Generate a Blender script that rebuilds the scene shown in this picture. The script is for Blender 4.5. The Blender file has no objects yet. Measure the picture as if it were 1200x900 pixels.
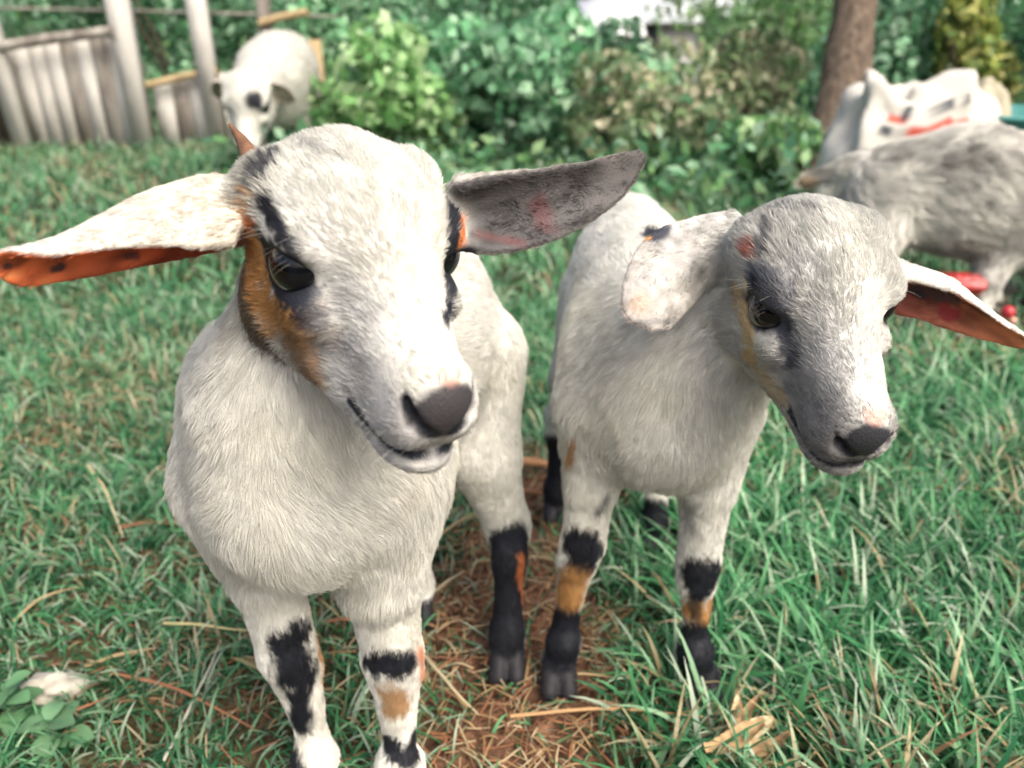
FUR = True
import bpy, math, random
import numpy as np
from mathutils import Vector, Matrix
from mathutils.bvhtree import BVHTree

random.seed(7); RNG = np.random.default_rng(11)
SC = bpy.context.scene

# ---------------------------------------------------------------- camera, world, sun, exposure
F_PX, TH, CAM_H = 942.0, math.radians(25), 0.52
cam_d = bpy.data.cameras.new('camera'); cam = bpy.data.objects.new('camera', cam_d)
SC.collection.objects.link(cam); SC.camera = cam
cam.location = (0, 0, CAM_H); cam.rotation_euler = (math.radians(90) - TH, 0, 0)
cam_d.sensor_width = 36; cam_d.lens = 36 * F_PX / 1200
cam_d.clip_start = .01; cam_d.clip_end = 400
cam_d.dof.use_dof = True; cam_d.dof.focus_distance = .41
cam_d.dof.aperture_fstop = (cam_d.lens / 1000) / .0041

w = bpy.data.worlds.new('World'); SC.world = w; w.use_nodes = True
nt = w.node_tree; bg = nt.nodes['Background']
sky = nt.nodes.new('ShaderNodeTexSky'); sky.sky_type = 'NISHITA'; sky.sun_disc = False
SUN_EL, SUN_AZ = math.radians(52), math.radians(140)      # azimuth clockwise from +Y
sky.sun_elevation = SUN_EL; sky.sun_rotation = SUN_AZ
sky.air_density = .8; sky.dust_density = 8.0; sky.ozone_density = .3
nt.links.new(sky.outputs[0], bg.inputs[0]); bg.inputs[1].default_value = .15
sd = bpy.data.lights.new('sun', 'SUN'); sun = bpy.data.objects.new('sun', sd); SC.collection.objects.link(sun)
sd.energy = 1.3; sd.angle = math.radians(38); sd.color = (1, .97, .91)
sdir = Vector((math.sin(SUN_AZ) * math.cos(SUN_EL), math.cos(SUN_AZ) * math.cos(SUN_EL), math.sin(SUN_EL)))
sun.rotation_euler = sdir.to_track_quat('Z', 'Y').to_euler(); sun.location = sdir * 5

SC.view_settings.view_transform = 'Standard'; SC.view_settings.look = 'None'
SC.view_settings.exposure = .86; SC.view_settings.gamma = 1
SC.render.engine = 'CYCLES'
SC.cycles.use_denoising = True
SC.cycles.max_bounces = 6; SC.cycles.diffuse_bounces = 3; SC.cycles.transparent_max_bounces = 6
SC.cycles_curves.shape = 'RIBBONS'; SC.cycles_curves.subdivisions = 2

# ---------------------------------------------------------------- generic helpers
_cf = np.array([0, math.cos(TH), -math.sin(TH)]); _cd = np.array([0, -math.sin(TH), -math.cos(TH)])
CAM = np.array([0, 0, CAM_H])
def P(px, py, depth):                       # a point of the place, seen at that pixel of the 1200x900 photograph
    return CAM + depth * (_cf + np.array([1., 0, 0]) * (px - 600) / F_PX + _cd * (py - 450) / F_PX)
def G(px, py, z=0.):                        # the point on the ground seen at that pixel
    d = _cf + np.array([1., 0, 0]) * (px - 600) / F_PX + _cd * (py - 450) / F_PX
    return CAM + d * ((z - CAM_H) / d[2])
def nrm(v): return v / np.maximum(np.linalg.norm(v, axis=-1, keepdims=True), 1e-9)

class Noise:                                # smooth value noise, vectorised
    def __init__(s, seed): s.t = np.random.default_rng(seed).random((32, 32, 32)).astype(np.float32)
    def __call__(s, p, scale):
        q = np.asarray(p, np.float32) / scale + 100.; i = np.floor(q).astype(int); f = q - i; f = f * f * (3 - 2 * f); i &= 31; j = (i + 1) & 31
        t = s.t; x0, y0, z0 = i.T; x1, y1, z1 = j.T; fx, fy, fz = f.T
        a = t[x0, y0, z0] * (1 - fx) + t[x1, y0, z0] * fx; b = t[x0, y1, z0] * (1 - fx) + t[x1, y1, z0] * fx
        c = t[x0, y0, z1] * (1 - fx) + t[x1, y0, z1] * fx; d = t[x0, y1, z1] * (1 - fx) + t[x1, y1, z1] * fx
        return ((a * (1 - fy) + b * fy) * (1 - fz) + (c * (1 - fy) + d * fy) * fz) * 2 - 1
N1, N2, N3 = Noise(1), Noise(2), Noise(3)
def fbm(p, s): return (N1(p, s) + .5 * N2(p, s * .5) + .25 * N3(p, s * .25)) / 1.75
def ns2(x, y, s): return fbm(np.stack([x, y, np.zeros_like(x)], -1), s)

def link(o, parent=None):
    SC.collection.objects.link(o)
    if parent is not None: o.parent = parent
    return o
def tag(o, label=None, cat=None, group=None, kind=None):
    for k, v in (('label', label), ('category', cat), ('group', group), ('kind', kind)):
        if v: o[k] = v
    return o
def empty(name, loc): o = bpy.data.objects.new(name, None); o.location = loc; o.empty_display_size = .05; return link(o)
def np_mesh(name, V, Fc, mats, parent=None, col=None, smooth=True, attrs=None, mi=None, origin=None):
    """one mesh object from numpy arrays; Fc is an (n,3) or (n,4) array"""
    me = bpy.data.meshes.new(name); V = np.asarray(V, np.float32)
    if origin is None: origin = np.array(parent.matrix_basis.translation) if parent is not None else np.zeros(3)
    V = V - np.asarray(origin, np.float32)
    n, k = len(Fc), Fc.shape[1]
    me.vertices.add(len(V)); me.vertices.foreach_set('co', V.ravel())
    me.loops.add(n * k); me.loops.foreach_set('vertex_index', np.asarray(Fc, np.int32).ravel())
    me.polygons.add(n); me.polygons.foreach_set('loop_start', np.arange(0, n * k, k, dtype=np.int32))
    if smooth: me.polygons.foreach_set('use_smooth', np.ones(n, bool))
    if mi is not None: me.polygons.foreach_set('material_index', np.asarray(mi, np.int32))
    if col is not None:
        a = me.color_attributes.new('Col', 'FLOAT_COLOR', 'POINT')
        c = np.ones((len(V), 4), np.float32); c[:, :3] = col; a.data.foreach_set('color', c.ravel())
    for kk, vv in (attrs or {}).items():
        a = me.attributes.new(kk, 'FLOAT', 'POINT'); a.data.foreach_set('value', np.asarray(vv, np.float32))
    me.update(calc_edges=True)
    for m in (mats if isinstance(mats, (list, tuple)) else [mats]): me.materials.append(m)
    o = bpy.data.objects.new(name, me)
    if parent is None: o.location = origin
    return link(o, parent)

def mat(name, rough=.7, spec=.3, col=None, build=None, sheen=0):
    m = bpy.data.materials.new(name); m.use_nodes = True; t = m.node_tree; b = t.nodes['Principled BSDF']
    b.inputs['Roughness'].default_value = rough; b.inputs['Specular IOR Level'].default_value = spec
    if col: b.inputs['Base Color'].default_value = (*col, 1)
    if build: build(t, b)
    return m
def node(t, ty, **kw):
    n = t.nodes.new(ty)
    for k, v in kw.items():
        if k in n.inputs: n.inputs[k].default_value = v
        else: setattr(n, k, v)
    return n
def use_col(t, b):                          # base colour from the Col attribute
    a = node(t, 'ShaderNodeAttribute', attribute_name='Col'); t.links.new(a.outputs['Color'], b.inputs['Base Color']); return a
def ramp(t, stops):
    r = t.nodes.new('ShaderNodeValToRGB'); e = r.color_ramp.elements
    while len(e) < len(stops): e.new(.5)
    for x, (p, c) in zip(e, stops): x.position = p; x.color = (*c, 1)
    return r
def noise_col(scale, stops, detail=6, rough=.6, stretch=None, bump=0, bscale=None, coord='Object'):
    def f(t, b):
        tc = node(t, 'ShaderNodeTexCoord'); src = tc.outputs[coord]
        if stretch:
            mp = node(t, 'ShaderNodeMapping'); mp.inputs['Scale'].default_value = stretch; t.links.new(src, mp.inputs[0]); src = mp.outputs[0]
        n = node(t, 'ShaderNodeTexNoise', Scale=scale, Detail=detail, Roughness=rough); t.links.new(src, n.inputs['Vector'])
        r = ramp(t, stops); t.links.new(n.outputs[0], r.inputs[0]); t.links.new(r.outputs[0], b.inputs['Base Color'])
        if bump:
            n2 = node(t, 'ShaderNodeTexNoise', Scale=bscale or scale * 3, Detail=6.); t.links.new(src, n2.inputs['Vector'])
            bp = node(t, 'ShaderNodeBump', Strength=bump, Distance=.01); t.links.new(n2.outputs[0], bp.inputs['Height']); t.links.new(bp.outputs[0], b.inputs['Normal'])
    return f
# ---------------------------------------------------------------- smooth bodies: blended shapes turned into one mesh
def ell(c, r, R=None, k=.01, flow=(0, 1, 0), tag_=''):
    return dict(t='e', c=np.asarray(c, float), r=np.asarray(r, float), R=None if R is None else np.asarray(R, float), k=k, flow=np.asarray(flow, float), tag=tag_)
def cone(a, b, ra, rb, k=.01, side=None, fl=1., flow=None, tag_=''):
    a = np.asarray(a, float); b = np.asarray(b, float)
    if flow is None: flow = nrm(b - a)
    return dict(t='c', a=a, b=b, ra=ra, rb=rb, k=k, side=None if side is None else nrm(np.asarray(side, float)), fl=fl, flow=np.asarray(flow, float), tag=tag_)
def prim_d(p, X):
    if p['t'] == 'e':
        q = X - p['c']
        if p['R'] is not None: q = q @ p['R']                 # columns of R are the axes
        k0 = np.linalg.norm(q / p['r'], axis=1); k1 = np.linalg.norm(q / (p['r'] ** 2), axis=1)
        return k0 * (k0 - 1) / np.maximum(k1, 1e-6)
    if p['t'] == 'c':
        ba = p['b'] - p['a']; q = X - p['a']; h = np.clip(q @ ba / (ba @ ba), 0, 1)
        d = q - h[:, None] * ba
        if p['side'] is not None:
            s = d @ p['side']; d = d + np.outer(s * (1 / p['fl'] - 1), p['side'])
        return (np.linalg.norm(d, axis=1) - (p['ra'] + (p['rb'] - p['ra']) * h)) * (min(1, p['fl']))
    if p['t'] == 's':                                          # thin sheet (ear): distance to its mid-surface
        out = np.full(len(X), .05); m = np.all((X > p['lo']) & (X < p['hi']), axis=1); idx = np.nonzero(m)[0]
        fn = p['bvh'].find_nearest; tt = p['tt']
        for i in idx:
            r = fn(X[i].tolist(), .06)
            if r[0] is not None: out[i] = r[3] - tt[r[2]]
        return out
def sdf(X, prims, cuts):
    d = None
    for p in prims:
        e = prim_d(p, X)
        if d is None: d = e; continue
        k = p['k']; h = np.clip(.5 + .5 * (d - e) / k, 0, 1); d = d + (e - d) * h - k * h * (1 - h)
    for p in cuts:
        e = -prim_d(p, X); k = p['k']; h = np.clip(.5 - .5 * (d - e) / k, 0, 1); d = d + (e - d) * h + k * h * (1 - h)
    return d
def sheet(sections, flow=None, k=.008, tag_='ear', n=9):
    """sections: (centre, half width, curl angle, opening direction, half thickness)"""
    C = np.array([s[0] for s in sections]); S = len(C)
    # resample with a Catmull-Rom spline
    M = 18; ts = np.linspace(0, S - 1, M); rows = []; th = []
    par = np.array([[s[1], s[2], s[4]] for s in sections]); O = np.array([nrm(np.asarray(s[3], float)) for s in sections])
    def cr(A, t):
        i = min(int(t), S - 2); f = t - i; p0, p1, p2, p3 = A[max(i - 1, 0)], A[i], A[i + 1], A[min(i + 2, S - 1)]
        return .5 * (2 * p1 + (p2 - p0) * f + (2 * p0 - 5 * p1 + 4 * p2 - p3) * f * f + (3 * p1 - p0 - 3 * p2 + p3) * f ** 3)
    Cs = np.array([cr(C, t) for t in ts]); T = nrm(np.gradient(Cs, axis=0))
    for i, t in enumerate(ts):
        w_, phi, r = cr(par, t); o = cr(O, t); o = nrm(o - T[i] * (o @ T[i])); s = np.cross(T[i], o); w_ = max(w_, .001)
        rho = w_ / max(phi, .05); a = np.linspace(-phi, phi, n)
        rows.append(Cs[i] + rho * (np.outer(np.sin(a), s) + np.outer(1 - np.cos(a), o))); th.append(r)
    V = np.concatenate(rows); Fq = []; tt = []
    for i in range(M - 1):
        for j in range(n - 1): Fq.append((i * n + j, i * n + j + 1, (i + 1) * n + j + 1, (i + 1) * n + j)); tt.append((th[i] + th[i + 1]) / 2)
    bvh = BVHTree.FromPolygons([tuple(v) for v in V], Fq)
    return dict(t='s', bvh=bvh, tt=tt, lo=V.min(0) - .03, hi=V.max(0) + .03, k=k, flow=nrm(C[-1] - C[0]) if flow is None else np.asarray(flow, float), tag=tag_, V=V)

def surface(prims, cuts, h, lo=None, hi=None):
    """sparse naive surface nets of the blended field, cell size h; returns verts, quads, normals"""
    lo = np.array([-9.] * 3); hi = -lo
    b0, b1 = [], []
    for p in prims:
        if p['t'] == 'e': m = p['r'].max(); b0.append(p['c'] - m); b1.append(p['c'] + m)
        elif p['t'] == 'c':
            m = max(p['ra'], p['rb']); b0.append(np.minimum(p['a'], p['b']) - m); b1.append(np.maximum(p['a'], p['b']) + m)
        else: b0.append(p['lo']); b1.append(p['hi'])
    lo = np.min(b0, 0) - .01; hi = np.max(b1, 0) + .01
    L = 3; H = h * 2 ** L; n = np.ceil((hi - lo) / H).astype(int)
    I = np.stack(np.meshgrid(*[np.arange(k) for k in n], indexing='ij'), -1).reshape(-1, 3)
    for l in range(L, -1, -1):
        s = h * 2 ** l
        X = lo + (I + .5) * s; d = sdf(X, prims, cuts)
        I = I[np.abs(d) < s * (1.35 if l else 1.2)]
        if l: I = (I[:, None] * 2 + np.array([[a, b, c] for a in (0, 1) for b in (0, 1) for c in (0, 1)])[None]).reshape(-1, 3)
    B = 4096
    key = lambda J: (J[..., 0] * B + J[..., 1]) * B + J[..., 2]
    offs = np.array([[a, b, c] for a in (0, 1) for b in (0, 1) for c in (0, 1)])
    CJ = I[:, None] + offs[None]; ck = key(CJ); uk, inv = np.unique(ck, return_inverse=True); inv = inv.reshape(ck.shape)
    J = np.stack([uk // (B * B), (uk // B) % B, uk % B], -1)
    val = sdf(lo + J * h, prims, cuts).astype(np.float64)
    cv = val[inv]; act = (cv.min(1) < 0) & (cv.max(1) >= 0); I = I[act]; cv = cv[act]
    acc = np.zeros((len(I), 3)); cnt = np.zeros(len(I))
    for a in range(8):
        for b in range(a + 1, 8):
            if np.abs(offs[a] - offs[b]).sum() != 1: continue
            m = (cv[:, a] < 0) != (cv[:, b] < 0); t = cv[m, a] / (cv[m, a] - cv[m, b])
            acc[m] += offs[a] + t[:, None] * (offs[b] - offs[a]); cnt[m] += 1
    V = lo + (I + acc / cnt[:, None]) * h
    k = key(I); o = np.argsort(k); ks = k[o]
    def find(q):
        i = np.searchsorted(ks, q); i = np.minimum(i, len(ks) - 1); return np.where(ks[i] == q, o[i], -1)
    quads = []
    for ax in range(3):
        u, v = (ax + 1) % 3, (ax + 2) % 3
        c1 = offs[0]; bidx = int(np.nonzero((offs == np.eye(3, dtype=int)[ax]).all(1))[0][0])
        m = (cv[:, 0] < 0) != (cv[:, bidx] < 0); Q = I[m]; neg = cv[m, 0] < 0
        du = np.eye(3, dtype=int)[u]; dv = np.eye(3, dtype=int)[v]
        q = np.stack([find(key(Q)), find(key(Q - du)), find(key(Q - du - dv)), find(key(Q - dv))], -1)
        q[~neg] = q[~neg][:, ::-1]; quads.append(q[(q >= 0).all(1)])
    Q = np.concatenate(quads)
    fast = [p for p in prims if p['t'] != 's']
    # smooth a little instead of projecting where thin sheets are
    nb = np.zeros_like(V); ct = np.zeros(len(V))
    for _ in range(2):
        nb[:] = 0; ct[:] = 0
        for a, b in ((0, 1), (1, 2), (2, 3), (3, 0)):
            np.add.at(nb, Q[:, a], V[Q[:, b]]); np.add.at(ct, Q[:, a], 1)
        V = V * .5 + .5 * nb / np.maximum(ct, 1)[:, None]
    fn = np.cross(V[Q[:, 2]] - V[Q[:, 0]], V[Q[:, 3]] - V[Q[:, 1]]); N = np.zeros_like(V)
    for a in range(4): np.add.at(N, Q[:, a], fn)
    N = nrm(N)
    return V, Q, N

def strands(name, parent, V, Q, N, col, flow, length, dens, mat_, lift=.27, rad=.00011, clump=.45, cs=.005, K=5, jit=.13, seed=0):
    """fur: hairs grown from the skin, as one hair-curves object"""
    rng = np.random.default_rng(seed)
    T = np.concatenate([Q[:, [0, 1, 2]], Q[:, [0, 2, 3]]])
    A = .5 * np.linalg.norm(np.cross(V[T[:, 1]] - V[T[:, 0]], V[T[:, 2]] - V[T[:, 0]]), axis=1)
    ex = A * dens[T].mean(1); n = rng.poisson(ex); ti = np.repeat(np.arange(len(T)), n); M = len(ti)
    r1 = np.sqrt(rng.random(M)); r2 = rng.random(M); w_ = np.stack([1 - r1, r1 * (1 - r2), r1 * r2], -1); t = T[ti]
    g = lambda arr: (arr[t] * (w_[..., None] if arr.ndim == 2 else w_)).sum(1)
    R0 = g(V); n_ = nrm(g(N)); f = g(flow); f = nrm(f - n_ * (f * n_).sum(1, keepdims=True)); c = g(col); ln = g(length) * rng.uniform(.6, 1.15, M)
    side = np.cross(n_, f)
    sw = (N1(R0, .018) * .55 + N2(R0, .006) * .45)[:, None]       # locks sway together
    f = nrm(f + side * (.7 * sw + rng.normal(0, jit, (M, 1)))); lf = np.clip(lift + .18 * N3(R0, .010) + rng.normal(0, .07, M), .05, 1)[:, None]
    pts = np.empty((M, K, 3), np.float32); p = R0 - n_ * .0006; pts[:, 0] = p
    for j in range(1, K):
        u = j / (K - 1); d = nrm(n_ * lf * (1.25 - .9 * u) + f * (.35 + .65 * u)); p = p + d * (ln / (K - 1))[:, None]; pts[:, j] = p
    # tips of a lock lean together
    rot_ = np.array([[.53, -.62, .58], [.71, .70, .10], [-.46, .36, .81]])
    cell = np.floor(((R0 + np.stack([N1(R0, cs * 1.7), N2(R0, cs * 1.7), N3(R0, cs * 1.7)], -1) * cs * 1.3) @ rot_ + rng.normal(0, cs * .12, (M, 3))) / cs).astype(np.int64) + 5000
    ck = (cell[:, 0] * 10007 + cell[:, 1]) * 10007 + cell[:, 2]; _, inv = np.unique(ck, return_inverse=True); inv = inv.ravel()
    cn = np.bincount(inv); tipm = np.stack([np.bincount(inv, pts[:, -1, a]) / cn for a in range(3)], -1)[inv]
    dv = tipm - pts[:, -1]
    for j in range(1, K): pts[:, j] += dv * clump * (j / (K - 1)) ** 1.5
    cu = bpy.data.hair_curves.new(name); cu.add_curves([K] * M)
    org = np.array(parent.matrix_basis.translation, np.float32)
    cu.points.foreach_set('position', (pts - org).ravel())
    ra = cu.attributes.get('radius') or cu.attributes.new('radius', 'FLOAT', 'POINT')
    prof = np.array([1, .95, .85, .6, .12])[:K] if K == 5 else np.linspace(1, .15, K)
    ra.data.foreach_set('value', (prof[None] * rad * rng.uniform(.7, 1.2, (M, 1))).astype(np.float32).ravel())
    shade = rng.uniform(.84, 1.06, (M, 1)) * rng.uniform(.80, 1.10, len(cn))[inv][:, None] ; cc = np.ones((M, 4), np.float32); cc[:, :3] = np.clip(c * shade, 0, .95)
    ca = cu.attributes.new('Col', 'FLOAT_COLOR', 'CURVE'); ca.data.foreach_set('color', cc.ravel())
    cu.materials.append(mat_)
    o = bpy.data.objects.new(name, cu); link(o, parent); print(name, 'hairs', M)
    return o
# ---------------------------------------------------------------- goats
WHITE = np.array([.84, .84, .77]); CREAM = np.array([.66, .65, .55]); TAN = np.array([.50, .27, .10]); ORANGE = np.array([.62, .20, .07])
BLACK = np.array([.012, .014, .02]); SLATE = np.array([.05, .055, .07]); GREY = np.array([.30, .30, .30]); PINK = np.array([.62, .33, .24]); REDIN = np.array([.60, .10, .05])

def _skin(t, b):
    use_col(t, b); tc = node(t, 'ShaderNodeTexCoord'); n = node(t, 'ShaderNodeTexVoronoi', Scale=700.); t.links.new(tc.outputs['Object'], n.inputs['Vector'])
    bp = node(t, 'ShaderNodeBump', Strength=.35, Distance=.0006); t.links.new(n.outputs['Distance'], bp.inputs['Height']); t.links.new(bp.outputs[0], b.inputs['Normal'])
m_skin = mat('goat_skin', .6, .3, build=_skin)
m_fur = mat('goat_fur', .55, .25, build=use_col)
def _eye(t, b):
    a = use_col(t, b); b.inputs['Coat Weight'].default_value = .7; b.inputs['Coat Roughness'].default_value = .03
m_eye = mat('goat_eye', .15, .2, build=_eye)
m_horn = mat('goat_horn', .5, .4, build=noise_col(60, [(.3, (.10, .05, .025)), (.7, (.24, .12, .06))], bump=.3))
m_lash = mat('eyelash', .5, .3, col=(.10, .085, .07))
m_whisker = mat('whisker', .4, .4, col=(.3, .3, .27))

def frame(fwd, up):
    f = nrm(np.array(fwd, float)); x = nrm(np.cross(f, np.array(up, float))); z = np.cross(x, f)
    return np.stack([x, f, z], 1)           # columns: animal's right, forward, up
MOUTH = [(0, 12.85, -3.75), (1.0, 12.4, -3.86), (1.75, 11.0, -3.68), (2.25, 9.3, -2.95)]
def head_prims(R, t, s, wide=1., mw=1.):
    W = lambda x, y, z: t + s * (R @ np.array([x, y, z], float))
    fb = -R[:, 1]; dn = -R[:, 2]
    def E(x, y, z, rx, ry, rz, k, flow=None, pitch=0, yaw=0):
        cp, sp, cy, sy = math.cos(pitch), math.sin(pitch), math.cos(yaw), math.sin(yaw)
        RR = R @ np.array([[cy, -sy, 0], [sy, cy, 0], [0, 0, 1]]) @ np.array([[1, 0, 0], [0, cp, -sp], [0, sp, cp]])
        return ell(W(x, y, z), np.array([rx, ry, rz]) * s, RR, k * s, fb if flow is None else flow, 'head')
    pr = [E(0, 3.0, .95, 3.75 * wide, 3.8, 3.5, .8, fb),
          E(0, 4.9, 1.7, 3.1 * wide, 3.0, 2.25, 1.2, fb),
          E(0, 3.8, -1.2, 3.2 * wide, 3.6, 2.9, 1.2, fb * .5 + dn)]
    pr.append(cone(W(0, 5.4, .45), W(0, 11.3, -1.35), 2.6 * s, 1.42 * s * mw, 1.5 * s, side=R[:, 0], fl=.95, flow=fb, tag_='head'))
    pr.append(cone(W(0, 5.0, -1.6), W(0, 10.9, -2.8), 2.6 * s, 1.55 * s * mw, 1.3 * s, side=R[:, 0], fl=.98, flow=fb, tag_='head'))
    for sx in (1, -1):
        sd_ = R[:, 0] * sx
        pr += [E(sx * 2.85, 5.6, 1.8, .92, 1.6, .85, .9, fb + sd_ * .3),                 # brow
               E(sx * 2.65, 6.3, -.75, .9, 1.8, .9, .9, fb * .8 + dn * .5),                    # cheek bone
               E(sx * 2.9, 2.7, 2.2, 1.3, 1.5, 1.35, 1.0, fb),                               # root of the ear
               cone(W(sx * 2.0, 3.2, -2.4), W(sx * .85, 9.7, -3.45), 1.85 * s, 1.0 * s, 1.2 * s, flow=fb * .7 + dn * .6, tag_='head'),
               E(sx * .80 * mw, 11.4, -2.55, 1.1 * mw, 1.55, 1.32 * mw, .7, fb)]                              # upper lip
    pr += [E(0, 10.75, -4.4, 1.52 * mw, 2.0, .88 * mw, .5, fb + dn * .3, pitch=.02),                   # lower lip and chin
           E(0, 11.95, -1.6, 1.36 * mw, 1.25, 1.32, .6, fb)]                                        # nose pad
    cuts = []
    for sx in (1, -1):
        cuts.append(E(sx * 3.5, 5.95, .64, 1.0, 1.04, .60, .25, yaw=-sx * .30))                # almond opening of the lids
        a, b, c_ = (sx * 1.2, 12.3, -1.35), (sx * 1.12, 12.85, -2.1), (sx * .34, 13.2, -2.62)
        cuts += [cone(W(*a), W(*b), .15 * s, .30 * s, .15 * s), cone(W(*b), W(*c_), .30 * s, .10 * s, .15 * s)]
        m = [(sx * q[0], q[1], q[2]) for q in MOUTH]
        for i in range(3): cuts.append(cone(W(*m[i]), W(*m[i + 1]), .12 * s, .12 * s, .12 * s, side=R[:, 0], fl=3. if i else 1.5))
    cuts.append(cone(W(0, 13.25, -2.6), W(0, 13.0, -3.7), .08 * s, .08 * s, .1 * s))
    return pr, cuts, W

def leg(pts, rad, k=.012, tag_='leg'):
    return [cone(pts[i], pts[i + 1], rad[i], rad[i + 1], k, tag_=tag_) for i in range(len(pts) - 1)]
def trunk(pts, hw, hh, k=.03, flow=None):
    out = []
    for i in range(len(pts) - 1):
        a, b = np.array(pts[i], float), np.array(pts[i + 1], float); sd_ = nrm(np.cross(b - a, [0, 0, 1.]))
        out.append(cone(a, b, hh[i], hh[i + 1], k, side=sd_, fl=(hw[i] / hh[i] + hw[i + 1] / hh[i + 1]) / 2, flow=np.array(b - a) + np.array([0, 0, -.35 * np.linalg.norm(b - a)]), tag_='trunk'))
    return out

def paint(V, bvh, marks, col, hd=None, box=None):
    """lay markings of the coat: each mark is a ball or a bar in space found where the photograph shows it on the skin"""
    for mk in marks:
        (x1, y1), (x2, y2), r, c, soft = mk[:5]; op = mk[5] if len(mk) > 5 else 1.; warp = mk[6] if len(mk) > 6 else .45
        pts = []; nseg = max(2, int(math.hypot(x2 - x1, y2 - y1) / 9) + 1)
        for u in np.linspace(0, 1, nseg):
            x, y = x1 + (x2 - x1) * u, y1 + (y2 - y1) * u
            d = P(x, y, 1.) - CAM; h = bvh.ray_cast(Vector(CAM), Vector(d).normalized(), 5.)
            if h[0] is None:
                best = None
                for dep in np.linspace(.22, 1.2, 60):
                    q = bvh.find_nearest(Vector(P(x, y, dep)))
                    if q[0] is not None and (best is None or q[3] / dep < best[0]): best = (q[3] / dep, q[0])
                pts.append(np.array(best[1]))
            else: pts.append(np.array(h[0]))
        dep = (pts[0] - CAM) @ _cf; R_ = r * dep / F_PX; S_ = soft * dep / F_PX; d = np.full(len(V), 9.)
        for a, b in zip(pts[:-1], pts[1:]):
            ba = b - a; q = V - a; L = ba @ ba; hh = np.clip(q @ ba / L, 0, 1) if L > 1e-10 else np.zeros(len(V))
            d = np.minimum(d, np.linalg.norm(q - hh[:, None] * ba, axis=1))
        d = d + R_ * warp * (N1(V, max(R_, .004)) + .6 * N2(V, .003))
        m = np.clip((R_ - d) / max(S_, 1e-5) + .5, 0, 1)[:, None] * op
        if box and box[0] < x1 < box[1] and y1 < box[2]: m = m * np.clip(hd * 2 - .5, 0, 1)[:, None]
        col[:] = col * (1 - m) + np.asarray(c) * m
    return col

def blend_fields(V, prims, vals, tau=.006):
    D = np.stack([np.abs(prim_d(p, V)) if p['t'] != 's' else prim_d(p, V) for p in prims], 1); D -= D.min(1, keepdims=True); w_ = np.exp(-D / tau); w_ /= w_.sum(1, keepdims=True)
    return w_ @ vals

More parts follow.
